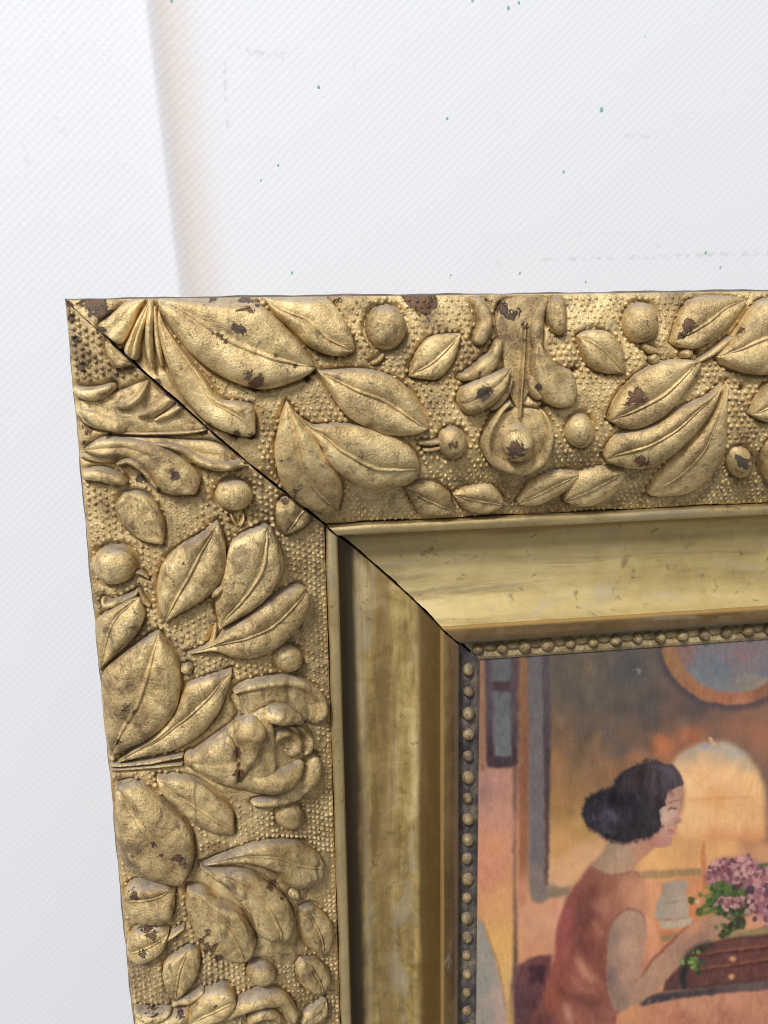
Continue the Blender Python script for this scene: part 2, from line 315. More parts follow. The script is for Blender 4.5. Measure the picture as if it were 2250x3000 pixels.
# ------------------------------------------------------------------ the frame
frame = bpy.data.objects.new('picture_frame', None); COL.objects.link(frame)
frame.empty_display_size = .05; frame.location = Vector(W([LX/2, LY, ZB])); 
frame['label'] = 'aged gilt picture frame with moulded leaves, berries and rose, black gap at the mitre'
frame['category'] = 'picture frame'
INV = Matrix.Translation(-frame.location)
def own(o, parent):
    o.parent = parent
    if parent is frame: o.matrix_parent_inverse = INV
    return o
def strip(name, rail, key, parent, mat):
    U, Z, n = STRIPS[key]
    us = np.linspace(U[0], U[-1], n)
    us = np.unique(np.concatenate([us, U])) ; zs = crom(U, Z, us)
    su = np.concatenate([us, [us[-1], us[0]+(.02 if key == 'rail' else 0)]]); sz = np.concatenate([zs, [ZB, ZB]])
    L = LY if rail in ('left', 'right') else LX; vis = 2.6
    tt = np.concatenate([np.linspace(0, vis, 560 if key == 'rail' and rail in ('left', 'top') else 120)[:-1], np.linspace(vis, L, 20)])/L
    ns, nt = len(su), len(tt)
    g = gap(np.clip(su, 0, 1)); V = (su+g)[None, :]*(1-tt[:, None])+(L-su-g)[None, :]*tt[:, None]
    UU = np.repeat(su[None, :], nt, 0); ZZ = np.repeat(sz[None, :], nt, 0).copy()
    if key == 'rail':
        ZZ[:, :-2] += .0035*wob(V[:, :-2]*1.3, UU[:, :-2]*3)
        UU[:, 0] += .0025*wob(V[:, 0]*4, V[:, 0]*2); UU[:, -1] = .02
        if rail == 'top': UU[:, ns-3] -= .0030*np.clip(wob(V[:, ns-3]*2.1+1.0, V[:, ns-3]*3.3)*2.5, 0, 1); UU[:, ns-2] = UU[:, ns-3]
    elif key in ('fillet', 'lip', 'cove'):
        k = np.ones(ns); k[-2:] = 0
        ZZ += .0018*np.sin(V*2.3+.4)*k
        if key == 'fillet': UU[:, :-2] += .0026*wob(V[:, :-2]*2.3, V[:, :-2]) * (np.linspace(1, 0, ns-2)[None, :])
    P = frame_pt(rail, UU, V, ZZ).reshape(-1, 3)
    f = [(j*ns+i, j*ns+(i+1) % ns, (j+1)*ns+(i+1) % ns, (j+1)*ns+i) for j in range(nt-1) for i in range(ns)]
    f += [tuple(range(ns)), tuple((nt-1)*ns+i for i in range(ns))]
    o = new_mesh(name, P, f, mat, attrs={'uu': UU.ravel()}, wear=(key == 'rail'))
    if key == 'rail':
        o.data.materials.append(MAT['side'])
        mi = np.zeros(len(f), np.int32); ii = np.tile(np.arange(ns), nt-1); mi[:len(ii)] = (ii >= ns-3) | (ii < 1); mi[len(ii):] = 1; o.data.polygons.foreach_set('material_index', mi)
    fix_normals(o); o.data.set_sharp_from_angle(angle=math.radians(48))
    return own(o, parent)
RAILS = {}
for rail in ('left', 'top', 'right', 'bottom'):
    k = 'left' if rail in ('left', 'right') else 'top'
    r = RAILS[rail] = strip('rail', rail, 'rail', frame, MAT['relief_'+k])
    for key, nm in (('fillet', 'fillet'), ('cove', 'cove'), ('lip', 'inner_lip')):
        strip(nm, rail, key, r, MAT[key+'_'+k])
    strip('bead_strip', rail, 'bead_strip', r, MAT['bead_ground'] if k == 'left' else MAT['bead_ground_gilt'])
# backing board added unseen behind the frame, dark so the mitre gap reads black
bx = [(.15, .15, .27), (LX-.15, .15, .27), (LX-.15, LY-.15, .27), (.15, LY-.15, .27), (.15, .15, .30), (LX-.15, .15, .30), (LX-.15, LY-.15, .30), (.15, LY-.15, .30)]
bb = new_mesh('gap_backing', bx, [(0, 1, 2, 3), (7, 6, 5, 4), (0, 4, 5, 1), (1, 5, 6, 2), (2, 6, 7, 3), (3, 7, 4, 0)], MAT['wood'], smooth=False); fix_normals(bb); own(bb, frame)

# ------------------------------------------------------------------ relief ornament
OUT = {'left': [], 'top': []}          # outlines in (u, v), to keep the stippling clear
CLIP = {'top': (Vector(W([0, 0, 0])), Vector((-1, 0, -1)).normalized()), 'left': (Vector(W([0, 0, 0])), Vector((1, 0, 1)).normalized())}
def catmull(pts, n):
    p = np.asarray(pts, float)
    if len(p) == 2: return p[0]+(p[1]-p[0])*np.linspace(0, 1, n)[:, None]
    e = np.vstack([2*p[0]-p[1], p, 2*p[-1]-p[-2]]); d = np.concatenate([[0], np.cumsum(np.linalg.norm(np.diff(p, axis=0), axis=1))])
    q = np.linspace(0, d[-1], n); k = np.clip(np.searchsorted(d, q, 'right')-1, 0, len(p)-2); t_ = ((q-d[k])/(d[k+1]-d[k]))[:, None]
    a, b, c, g = e[k], e[k+1], e[k+2], e[k+3]
    return .5*(2*b+(c-a)*t_+(2*a-5*b+4*c-g)*t_**2+(3*b-a-3*c+g)*t_**3)
def emit(name, rail, U, V, H, mat, wrap=False):
    """grid patch (rows x cols) lying on the band, H above it along the surface normal"""
    nr, nc = U.shape; uc = np.clip(U, .004, .566)
    e_ = np.clip(uc/.045, 0, 1); H = np.where(H > 0, H*(.10+.90*np.sqrt(e_*(2-e_))), H)
    e_ = np.clip((.572-uc)/.03, 0, 1); H = np.where(H > 0, H*(.25+.75*e_), H); nu, nz = band_n(uc); z = band_z(uc)
    P = frame_pt(rail, np.clip(uc+nu*H, .001, .5725), V, z+nz*H).reshape(-1, 3)
    f = []
    for j in range(nr-1):
        for i in range(nc-(0 if wrap else 1)):
            i2 = (i+1) % nc; f.append((j*nc+i, j*nc+i2, (j+1)*nc+i2, (j+1)*nc+i))
    a, b, c = P[f[len(f)//2][0]], P[f[len(f)//2][1]], P[f[len(f)//2][2]]
    if np.cross(b-a, c-a)[2]*1.0 > 0: f = [q[::-1] for q in f]
    near = np.abs(V-U).min() < .08 or ((V-U).min() < 0)
    co, no = CLIP[rail]; g = .0034*S
    o = new_mesh(name, P, f, mat, wear=True, clip=(co-no*g, no) if near else None)
    # frame space (x, y, z) -> world flips no handedness, so outward is -Y in the world
    return own(o, RAILS[rail])
TS = np.concatenate([[-1.13, -1.05, -1.005], np.unique(np.concatenate([-np.cos(np.linspace(.09, math.pi-.09, 27)), [-.075, -.035, .035, .075]])), [1.005, 1.05, 1.13]])
def SK(T, H): return np.where(np.abs(T) > 1.1, -.020, np.where(np.abs(T) > 1.02, -.012, .0)) 
def leaf(c, rail, base, left, right, tip, H, vein=None, vd=.16, dome=2.6, name='leaf', kind=1, n=34, tilt=0.0, lift=(1, 1), cup=0.0):
    """a moulded leaf: outline from base to tip, domed halves, sunk midrib"""
    l = catmull(px(c, [base, *left, tip]), n); r = catmull(px(c, [base, *right, tip]), n)
    lu, lv = to_rail(rail, l[:, 0], l[:, 1], H*.35); ru, rv = to_rail(rail, r[:, 0], r[:, 1], H*.35)
    mu, mv = (lu+ru)/2, (lv+rv)/2
    fr = np.full(n, .5)
    if vein is not None:
        vv = catmull(px(c, vein), 40); wu, wv = to_rail(rail, vv[:, 0], vv[:, 1], H*.8)
        for k in range(n):
            du, dv = ru[k]-lu[k], rv[k]-lv[k]; L2 = du*du+dv*dv
            if L2 < 1e-6: continue
            dm = np.hypot(wu-mu[k], wv-mv[k]); j = dm.argmin()
            a = ((wu[j]-lu[k])*du+(wv[j]-lv[k])*dv)/L2; fr[k] = np.clip(a, .22, .78)
        fr = np.convolve(np.pad(fr, 3, 'edge'), np.ones(7)/7, 'valid')
    OUT[rail].append(np.column_stack([np.concatenate([lu, ru[::-1]]), np.concatenate([lv, rv[::-1]])]))
    w = np.hypot(ru-lu, rv-lv); wr = np.sqrt(np.clip(w/w.max(), 0, 1)); s = np.linspace(0, 1, n)
    T = TS[None, :]; a = np.where(T < 0, fr[:, None]*(1+T), fr[:, None]+(1-fr[:, None])*T)
    U = lu[:, None]+(ru-lu)[:, None]*a; V = lv[:, None]+(rv-lv)[:, None]*a
    Tc = np.clip(np.abs(T), 0, 1)
    prof = (1-Tc**(dome+1.4))**.75
    fe = np.clip(np.minimum(s*6, (1-s)*5), 0, 1)[:, None]; crease = (min(vd, .01)*100)*(.10*np.exp(-(T/.30)**2)+vd*.45*np.exp(-((np.abs(T)-.075)/.035)**2))*fe
    ridge = (.09+vd*.4)*np.exp(-(T/.032)**2)*fe
    lobes = .10*np.sin(math.pi*Tc)-cup*(1-Tc**2)
    hh = H*.72*((.44+.56*prof)*(1+lobes-crease+ridge*(vd > 0))*(1+tilt*T))*(wr*.75+.25)[:, None]*np.interp(s, [0, 1], lift)[:, None]
    seed = rng.uniform(0, 20)
    hh = hh*(1+.07*wob(U*9+seed, V*9))+.0012*wob(U*30+seed, V*30)
    hh = np.where(np.abs(T) > 1, SK(T, H)*(wr*.9+.1)[:, None], hh)
    hh[0] = -.016; hh[-1] = -.016
    return emit(name, rail, U, V, hh, MAT[('leaf_' if kind else 'scroll_')+rail])
def ridge(c, rail, spine, H, name='acanthus_scroll', dome=2.2, n=30, tilt=0.0, out=True):
    """a rounded scroll: spine points (x, y, half width)"""
    a = np.asarray(spine, float); a[:, 2] *= 1.22 if name == 'acanthus_scroll' else 1.0; q = np.column_stack([px(c, a[:, :2]), a[:, 2]/CROP[c][2]])
    p = catmull(q, n); d = np.gradient(p[:, :2], axis=0); d /= np.linalg.norm(d, axis=1)[:, None]+1e-9
    L = np.concatenate([[0], np.cumsum(np.linalg.norm(np.diff(p[:, :2], axis=0), axis=1))]); e = np.minimum(L, L[-1]-L)
    wd_ = p[:, 2]*np.sqrt(np.clip(1-(1-np.clip(e/(p[:, 2]*.9+1e-6), 0, 1))**2, 0.0, 1)); nx = np.stack([-d[:, 1], d[:, 0]], 1)
    l = p[:, :2]+nx*wd_[:, None]; r = p[:, :2]-nx*wd_[:, None]
    lu, lv = to_rail(rail, l[:, 0], l[:, 1], H*.4); ru, rv = to_rail(rail, r[:, 0], r[:, 1], H*.4)
    if out: OUT[rail].append(np.column_stack([np.concatenate([lu, ru[::-1]]), np.concatenate([lv, rv[::-1]])]))
    T = TS[None, :]; al = (T+1)/2; U = lu[:, None]+(ru-lu)[:, None]*al; V = lv[:, None]+(rv-lv)[:, None]*al
    w = np.hypot(ru-lu, rv-lv); wr = np.sqrt(np.clip(w/w.max(), 0, 1)); Tc = np.clip(np.abs(T), 0, 1)
    hh = H*.88*(.22+.78*(1-Tc**dome)**.6)*(1+tilt*T)*wr[:, None]; seed = rng.uniform(0, 20)
    hh = hh*(1+.10*wob(U*12+seed, V*12))+.001*wob(U*34+seed, V*34)
    hh = np.where(np.abs(T) > 1, SK(T, H*.8)*wr[:, None], hh); hh[0] = hh[-1] = -.016
    return emit(name, rail, U, V, hh, MAT['scroll_'+rail])
def berry(c, rail, x, y, rx, ry, H=None, name='berry', collar=True):
    ra, rb = rx/CROP[c][2], ry/CROP[c][2]; C = px(c, (x, y)); H = H or .9*(ra+rb)/2/1230
    na = 30; rr = np.array([1.12, 1.06, 1.0, .96, .9, .8, .68, .54, .38, .2, .03]); th = np.linspace(0, 2*math.pi, na, endpoint=False)
    X = C[0]+ra*rr[:, None]*np.cos(th)[None]; Y = C[1]+rb*rr[:, None]*np.sin(th)[None]
    U, V = to_rail(rail, X, Y, H*.4)
    OUT[rail].append(np.column_stack([U[0], V[0]]))
    hh = H*np.sqrt(np.clip(1-np.clip(rr, 0, 1)**2, 0, 1))[:, None]*np.ones((1, na)); hh[0] = -.020; hh[1] = -.010; hh[2] = .004+.08*H
    seed = rng.uniform(0, 20); hh[3:] *= (1+.05*wob(U[3:]*14+seed, V[3:]*14))
    return emit(name, rail, U, V, hh, MAT['scroll_'+rail], wrap=True)

# ---- top rail
T = 'top'
leaf(2, T, (12, 100), [(120, 78), (300, 78), (500, 95), (640, 190), (760, 310), (850, 420)], [(40, 180), (90, 260), (180, 375), (300, 480), (430, 550), (590, 592), (750, 555), (850, 505)], (882, 475), .066, [(30, 110), (150, 170), (320, 290), (520, 380), (700, 440), (860, 474)], .10, n=44)
leaf(2, T, (590, 90), [(680, 76), (800, 78), (920, 88), (1000, 170), (1060, 270)], [(650, 180), (760, 280), (830, 350), (930, 402), (1030, 412)], (1094, 380), .050, [(620, 110), (700, 170), (830, 230), (900, 300), (1050, 370)], .10)
leaf(2, T, (22, 150), [(70, 260), (190, 420), (270, 520), (350, 640), (470, 660), (540, 690)], [(22, 260), (60, 420), (140, 600), (280, 760), (430, 832)], (550, 850), .040, [(40, 200), (120, 370), (280, 580), (420, 720), (520, 800)], .12)
leaf(2, T, (885, 490), [(960, 488), (1100, 480), (1260, 510), (1380, 590), (1450, 690)], [(930, 565), (1000, 680), (1060, 745), (1150, 792), (1270, 832), (1400, 834)], (1495, 802), .054, [(900, 500), (1080, 590), (1250, 650), (1400, 750), (1480, 800)], .15)
leaf(2, T, (745, 700), [(860, 785), (1000, 778), (1180, 800), (1330, 860), (1420, 940)], [(830, 810), (900, 890), (960, 990), (1060, 1062), (1170, 1112), (1300, 1112), (1400, 1075)], (1445, 1010), .048, [(760, 710), (900, 830), (1050, 930), (1200, 990), (1420, 1000)], .16)
leaf(2, T, (718, 650), [(690, 740), (660, 880), (665, 1000), (700, 1100), (780, 1190), (880, 1236)], [(780, 740), (870, 850), (930, 950), (990, 1040), (1022, 1120)], (1000, 1238), .048, [(722, 660), (760, 800), (800, 960), (860, 1080), (985, 1220)], .16)
leaf(3, T, (-25, 950), [(60, 935), (130, 945), (190, 990)], [(10, 1020), (50, 1075), (130, 1087)], (214, 1060), .032, [(-20, 955), (80, 1000), (200, 1055)], .2)
leaf(3, T, (198, 985), [(290, 952), (380, 950), (430, 1000)], [(240, 1042), (310, 1072), (390, 1062)], (440, 1035), .032, [(205, 988), (320, 1005), (430, 1030)], .2)
leaf(3, T, (-2, 448), [(12, 400), (40, 330), (100, 265), (165, 250)], [(60, 458), (130, 458), (190, 400), (225, 320)], (242, 246), .030, [(0, 445), (100, 390), (190, 310), (240, 250)], .12)
ridge(2, T, [(1175, 452, 10), (1215, 435, 14), (1245, 398, 8)], .012, 'stem')
berry(2, T, 1262, 255, 106, 118)
berry(3, T, 203, 755, 64, 70)
ridge(3, T, [(40, 752, 8), (90, 755, 13), (145, 750, 10)], .012, 'stem'); ridge(3, T, [(60, 785, 6), (100, 785, 9), (145, 775, 8)], .010, 'stem')
# hanging acanthus with its drop
leaf(3, T, (520, 80), [(430, 100), (400, 200), (425, 300), (440, 400), (455, 500)], [(640, 85), (590, 170), (565, 280), (560, 400), (555, 500)], (505, 610), .005, None, 0, name='acanthus_panel', kind=0)
ridge(3, T, [(534, 180, 5), (528, 320, 7), (518, 470, 8), (505, 650, 6)], .026, 'stem', out=False)
ridge(3, T, [(300, 76, 18), (335, 130, 27), (352, 200, 28), (330, 265, 28), (300, 292, 14)], .032)
ridge(3, T, [(420, 270, 14), (400, 340, 24), (350, 405, 34), (285, 440, 24), (225, 455, 10)], .034)
leaf(3, T, (468, 405), [(400, 425), (300, 465), (238, 510)], [(455, 490), (405, 560), (335, 606), (270, 618)], (226, 565), .056, None, 0, kind=0, name='acanthus_lobe')
ridge(3, T, [(475, 450, 9), (450, 520, 14), (405, 575, 14), (370, 600, 8)], .024)
ridge(3, T, [(705, 76, 20), (682, 140, 36), (690, 205, 30), (715, 255, 12)], .036)
ridge(3, T, [(625, 95, 14), (595, 190, 24), (590, 280, 24), (600, 340, 14)], .026)
leaf(3, T, (592, 265), [(635, 335), (690, 392), (752, 424), (775, 500)], [(562, 380), (580, 480), (625, 556), (690, 590)], (756, 580), .056, None, 0, kind=0, name='acanthus_lobe')
ridge(3, T, [(560, 440, 14), (575, 510, 18), (610, 550, 12)], .030)
leaf(3, T, (500, 590), [(400, 640), (362, 740), (385, 820), (450, 850)], [(610, 610), (648, 700), (630, 790), (570, 840)], (512, 860), .009, None, 0, name='drop_dish', kind=0)
ridge(3, T, [(480, 555, 8), (425, 605, 15), (375, 690, 18), (358, 775, 20), (400, 835, 21), (500, 864, 22), (592, 838, 21), (642, 775, 20), (652, 690, 17), (612, 595, 8)], .034, 'drop_rim', n=48)
berry(3, T, 505, 745, 76, 80, .060)
berry(3, T, 797, 700, 64, 76)
berry(3, T, 1082, 197, 77, 92)
leaf(3, T, (786, 258), [(815, 240), (865, 231), (930, 246), (985, 312), (1000, 395)], [(795, 312), (830, 390), (900, 430), (960, 434)], (1008, 432), .040, [(790, 262), (880, 310), (1000, 425)], .14)
leaf(3, T, (1362, 378), [(1290, 368), (1180, 380), (1080, 430), (1000, 500), (950, 580)], [(1330, 440), (1270, 530), (1190, 620), (1100, 672), (1010, 688)], (926, 652), .048, [(1350, 385), (1240, 490), (1120, 570), (940, 650)], .14)
leaf(3, T, (1462, 470), [(1390, 535), (1250, 600), (1130, 672), (1010, 702), (950, 735)], [(1410, 600), (1330, 705), (1230, 792), (1130, 852), (1030, 862), (950, 842)], (898, 818), .046, [(1450, 480), (1390, 560), (1280, 665), (1150, 735), (920, 810)], .14)
leaf(3, T, (1482, 465), [(1430, 590), (1345, 720), (1235, 820), (1150, 900)], [(1476, 600), (1472, 720), (1450, 830), (1380, 920), (1290, 980), (1180, 997)], (1100, 992), .030, [(1470, 500), (1450, 570), (1380, 760), (1270, 880), (1130, 980)], .14)
leaf(3, T, (1575, 90), [(1470, 74), (1340, 78), (1270, 140)], [(1500, 195), (1430, 262), (1330, 316), (1260, 312)], (1218, 288), .042, [(1560, 100), (1480, 130), (1400, 200), (1240, 280)], .14)
leaf(3, T, (2000, 250), [(1920, 130), (1790, 74), (1640, 96), (1560, 190), (1500, 280)], [(1930, 330), (1820, 420), (1690, 440), (1570, 432), (1480, 400)], (1434, 356), .066, [(1980, 250), (1800, 240), (1659, 275), (1500, 345)], .10, n=44)
ridge(3, T, [(1335, 380, 8), (1400, 340, 14), (1470, 285, 16), (1500, 262, 8)], .020, 'stem')
ridge(3, T, [(1262, 335, 12), (1285, 342, 22), (1310, 340, 14)], .028, 'plaster_lump'); ridge(3, T, [(1080, 300, 12), (1120, 325, 18), (1150, 330, 10)], .014, 'plaster_lump')
ridge(3, T, [(1110, 360, 10), (1135, 365, 24), (1160, 360, 10)], .016, 'plaster_lump')
berry(3, T, 1538, 845, 58, 66)
leaf(3, T, (1830, 560), [(1760, 470), (1680, 470), (1620, 545)], [(1780, 640), (1700, 660), (1630, 648)], (1585, 622), .042, None, .12)
berry(3, T, 1735, 850, 92, 110)
leaf(3, T, (792, 888), [(700, 882), (620, 905), (550, 950)], [(745, 950), (650, 1012), (560, 1038)], (498, 1030), .032, [(785, 890), (660, 945), (510, 1025)], .16)
leaf(3, T, (1008, 878), [(900, 866), (800, 890), (735, 955)], [(965, 960), (880, 1022), (790, 1038)], (712, 1018), .038, [(1000, 880), (860, 945), (725, 1015)], .16)
# fan of broken leaves at the corner
leaf(1, T, (770, 140), [(600, 180), (480, 290), (380, 380)], [(700, 250), (640, 400), (560, 520)], (470, 470), .026, None, 0, kind=0)
leaf(1, T, (800, 150), [(710, 300), (640, 450), (590, 570)], [(770, 330), (720, 500), (700, 640)], (640, 640), .034, None, .1, kind=0)
ridge(1, T, [(800, 140, 18), (805, 280, 30), (790, 450, 34), (800, 620, 28), (830, 740, 12)], .030, 'stem')
ridge(1, T, [(840, 200, 12), (850, 380, 22), (870, 560, 22), (900, 720, 10)], .022, 'stem')
# ---- left rail
L = 'left'
leaf(1, L, (160, 1000), [(340, 960), (560, 900), (760, 830), (900, 930)], [(300, 1180), (560, 1230), (850, 1230), (1100, 1225)], (1260, 1200), .014, None, 0, name='acanthus_panel', kind=0)
leaf(1, L, (180, 1420), [(420, 1290), (800, 1280), (1100, 1300), (1350, 1330)], [(420, 1480), (800, 1440), (1100, 1480), (1300, 1500)], (1520, 1470), .016, None, 0, name='acanthus_panel', kind=0)
leaf(1, L, (440, 470), [(560, 555), (640, 610)], [(440, 560), (470, 640), (520, 712)], (695, 685), .028, None, 0, kind=0)
ridge(1, L, [(165, 880, 20), (280, 925, 42), (400, 915, 46), (480, 870, 30), (510, 840, 12)], .036)
ridge(1, L, [(520, 1020, 20), (630, 1010, 32), (720, 940, 32), (765, 860, 24), (775, 810, 10)], .034)
ridge(1, L, [(690, 1100, 18), (830, 1060, 42), (940, 980, 40), (1000, 930, 20)], .034)
ridge(1, L, [(830, 1140, 14), (930, 1095, 28), (1035, 1030, 22), (1060, 1010, 8)], .028)
ridge(1, L, [(180, 1050, 20), (330, 1110, 46), (520, 1190, 46), (620, 1210, 16)], .024)
ridge(1, L, [(540, 1240, 8), (800, 1246, 14), (1100, 1236, 14), (1270, 1212, 8)], .014, 'raised_line')
leaf(1, L, (240, 1380), [(420, 1280), (650, 1290), (850, 1330), (1000, 1400), (1130, 1510), (1205, 1600)], [(420, 1440), (600, 1440), (720, 1500), (810, 1600), (870, 1700), (980, 1745)], (1170, 1740), .054, [(260, 1390), (600, 1370), (850, 1480), (1000, 1610), (1130, 1730)], 0, name='acanthus_lobe', kind=0, n=44)
ridge(1, L, [(820, 1325, 12), (980, 1352, 26), (1090, 1395, 28), (1220, 1475, 36), (1380, 1512, 36), (1520, 1492, 28), (1630, 1470, 14)], .040, n=40)
ridge(1, L, [(235, 1590, 30), (380, 1578, 46), (520, 1615, 42), (615, 1655, 16)], .038)
ridge(1, L, [(520, 1500, 12), (630, 1468, 24), (740, 1535, 26), (830, 1640, 26), (885, 1715, 12)], .044)
leaf(4, L, (335, 398), [(290, 470), (310, 570), (380, 650), (470, 702)], [(420, 398), (500, 440), (560, 520), (582, 620)], (577, 720), .038, [(345, 410), (430, 540), (560, 700)], .06)
berry(4, L, 1005, 420, 108, 94)
ridge(4, L, [(985, 530, 5), (1000, 570, 8), (1025, 605, 5)], .010, 'stem'); ridge(4, L, [(1060, 525, 5), (1060, 570, 8), (1040, 610, 5)], .010, 'stem')
berry(4, L, 275, 850, 130, 116)
ridge(4, L, [(405, 885, 7), (450, 893, 11), (490, 925, 6)], .012, 'stem')
leaf(4, L, (1308, 665), [(1270, 590), (1268, 500), (1320, 430)], [(1400, 625), (1470, 560)], (1500, 480), .032, [(1315, 650), (1390, 540), (1450, 470)], .14)
leaf(4, L, (580, 1205), [(545, 1080), (540, 950), (580, 830), (680, 730), (800, 660)], [(660, 1150), (780, 1080), (880, 1000), (935, 900), (952, 780), (936, 660)], (906, 578), .058, [(590, 1190), (640, 1080), (720, 930), (800, 770), (900, 600)], .10, n=40)
leaf(4, L, (918, 1232), [(892, 1100), (905, 980), (945, 840), (985, 720), (1070, 655)], [(1010, 1182), (1120, 1112), (1225, 1000), (1283, 870), (1272, 740), (1240, 650)], (1200, 592), .050, [(930, 1210), (1080, 1010), (1150, 850), (1180, 620)], .13, n=40)
leaf(4, L, (715, 1392), [(850, 1330), (950, 1250), (1080, 1160), (1200, 1060), (1330, 990), (1400, 965)], [(880, 1372), (1000, 1407), (1110, 1412), (1230, 1362), (1340, 1270), (1425, 1150)], (1442, 1000), .050, [(740, 1385), (850, 1352), (1050, 1300), (1220, 1220), (1320, 1110), (1430, 1010)], .12, n=40)
berry(4, L, 1335, 1417, 82, 80)
ridge(4, L, [(840, 1350, 6), (880, 1290, 12), (895, 1200, 8)], .016, 'stem'); ridge(4, L, [(870, 1040, 14), (900, 1000, 26), (940, 965, 14)], .040, 'plaster_lump')
leaf(4, L, (178, 1490), [(152, 1350), (150, 1210), (250, 1120), (370, 1052)], [(280, 1400), (400, 1285), (462, 1150)], (432, 1036), .048, [(190, 1470), (240, 1300), (300, 1160), (420, 1050)], .06)
ridge(4, L, [(205, 1040, 10), (240, 1085, 18), (380, 1035, 16), (430, 990, 8)], .022); ridge(4, L, [(430, 990, 8), (465, 1060, 16), (500, 1095, 10)], .016, 'stem')
ridge(4, L, [(680, 1480, 14), (725, 1475, 34), (755, 1465, 14)], .022, 'plaster_lump')
leaf(5, L, (145, 668), [(130, 600), (112, 520), (96, 400), (88, 260), (115, 140), (220, 50), (330, -30)], [(250, 622), (370, 562), (480, 472), (552, 370), (577, 230), (562, 110), (510, 0)], (441, -92), .066, [(160, 650), (190, 590), (270, 450), (320, 350), (370, 190), (435, -60)], .08, n=46)
leaf(5, L, (180, 702), [(300, 612), (450, 500), (550, 370), (610, 240), (720, 188), (820, 160)], [(400, 654), (560, 612), (700, 522), (800, 402), (852, 290), (882, 190)], (893, 132), .042, [(220, 695), (460, 540), (600, 440), (720, 340), (870, 160)], .13, n=40)
ridge(5, L, [(140, 715, 8), (350, 695, 12), (500, 670, 12), (600, 650, 10)], .018, 'stem', n=36); ridge(5, L, [(140, 740, 6), (350, 722, 9), (600, 700, 8)], .014, 'stem', n=36)
berry(5, L, 640, 680, 42, 46, .030)
# rose
R = 'rose_petal'
leaf(5, L, (880, 300), [(1000, 215), (1150, 190), (1300, 205), (1410, 300)], [(960, 420), (1080, 350), (1200, 350), (1290, 430)], (1420, 470), .026, None, 0, name=R, kind=0)
ridge(5, L, [(885, 275, 14), (1000, 232, 26), (1150, 208, 30), (1290, 220, 34), (1392, 290, 36), (1420, 380, 32), (1395, 455, 12)], .040, R, n=40)
leaf(5, L, (590, 690), [(700, 605), (800, 535), (890, 470), (1000, 395), (1090, 375)], [(710, 775), (830, 832), (940, 855), (1040, 880), (1110, 860)], (1130, 620), .046, None, 0, name='rose_body', kind=0)
leaf(5, L, (1010, 640), [(1060, 540), (1150, 480), (1260, 480), (1320, 540)], [(1050, 730), (1150, 770), (1240, 740), (1300, 680)], (1340, 610), .022, None, 0, name='rose_heart', kind=0)
leaf(5, L, (600, 690), [(700, 612), (800, 552), (880, 520)], [(720, 768), (830, 816), (910, 826)], (940, 660), .058, None, 0, name='rose_calyx', kind=0)
ridge(5, L, [(1000, 405, 40), (985, 500, 96), (975, 610, 74), (955, 710, 50), (935, 800, 24)], .072, R)
ridge(5, L, [(1060, 440, 30), (1130, 415, 66), (1220, 420, 58), (1290, 470, 18)], .070, R)
ridge(5, L, [(975, 760, 26), (1070, 815, 76), (1170, 805, 78), (1250, 750, 50), (1295, 680, 16)], .060, R)
ridge(5, L, [(1000, 955, 14), (1120, 945, 32), (1235, 900, 44), (1325, 820, 56), (1372, 730, 48), (1385, 650, 22)], .040, R, n=36)
ridge(5, L, [(1125, 610, 12), (1135, 545, 26), (1195, 512, 28), (1258, 550, 28), (1262, 612, 26), (1215, 640, 22), (1185, 605, 12)], .036, 'rose_bud', n=36)
ridge(5, L, [(1285, 480, 14), (1335, 540, 26), (1335, 610, 24), (1300, 650, 10)], .034, R)
leaf(5, L, (425, 788), [(560, 785), (680, 820), (800, 900), (890, 1000)], [(460, 880), (560, 965), (650, 1055), (760, 1120)], (905, 1136), .042, [(440, 800), (500, 880), (680, 985), (880, 1120)], .13)
berry(5, L, 1240, 1030, 80, 80)
leaf(6, L, (68, -190), [(200, -205), (330, -120), (430, -40), (520, 60), (552, 180), (545, 290)], [(76, -50), (82, 100), (100, 220), (180, 312), (290, 372), (400, 404)], (475, 412), .064, [(80, -175), (200, 20), (300, 140), (370, 250), (460, 395)], .10, n=46)
leaf(6, L, (442, 440), [(380, 398), (250, 395), (160, 410)], [(430, 560), (400, 622), (310, 652), (180, 615)], (112, 520), .052, [(430, 450), (300, 500), (130, 520)], .06)
leaf(6, L, (404, 690), [(330, 655), (210, 680), (155, 730)], [(375, 790), (300, 862), (220, 874), (165, 845)], (143, 795), .052, None, .05)
ridge(6, L, [(360, 745, 8), (420, 710, 16), (500, 655, 9)], .024, 'stem')
leaf(6, L, (525, 785), [(400, 860), (366, 930), (378, 1020), (405, 1085)], [(575, 805), (592, 870), (572, 960), (510, 1050)], (440, 1108), .038, [(520, 800), (465, 950), (442, 1090)], .18)
leaf(6, L, (512, 425), [(505, 520), (530, 612), (580, 732), (660, 812), (760, 857)], [(610, 440), (700, 510), (800, 560), (872, 620), (922, 720), (912, 820)], (850, 868), .052, [(530, 445), (690, 590), (780, 700), (845, 850)], .14, n=40)
leaf(6, L, (582, 290), [(660, 362), (760, 430), (870, 560), (915, 670), (990, 738)], [(700, 318), (850, 328), (980, 388), (1090, 480), (1152, 600), (1142, 690)], (1072, 757), .050, [(600, 300), (700, 355), (850, 440), (970, 530), (1060, 730)], .16, n=40)
leaf(6, L, (600, 290), [(780, 215), (920, 165), (1060, 146), (1200, 156), (1300, 228)], [(830, 275), (950, 292), (1060, 345), (1130, 422), (1230, 434), (1310, 392)], (1337, 310), .048, [(640, 285), (900, 255), (1080, 262), (1200, 310), (1320, 320)], .14, n=40)
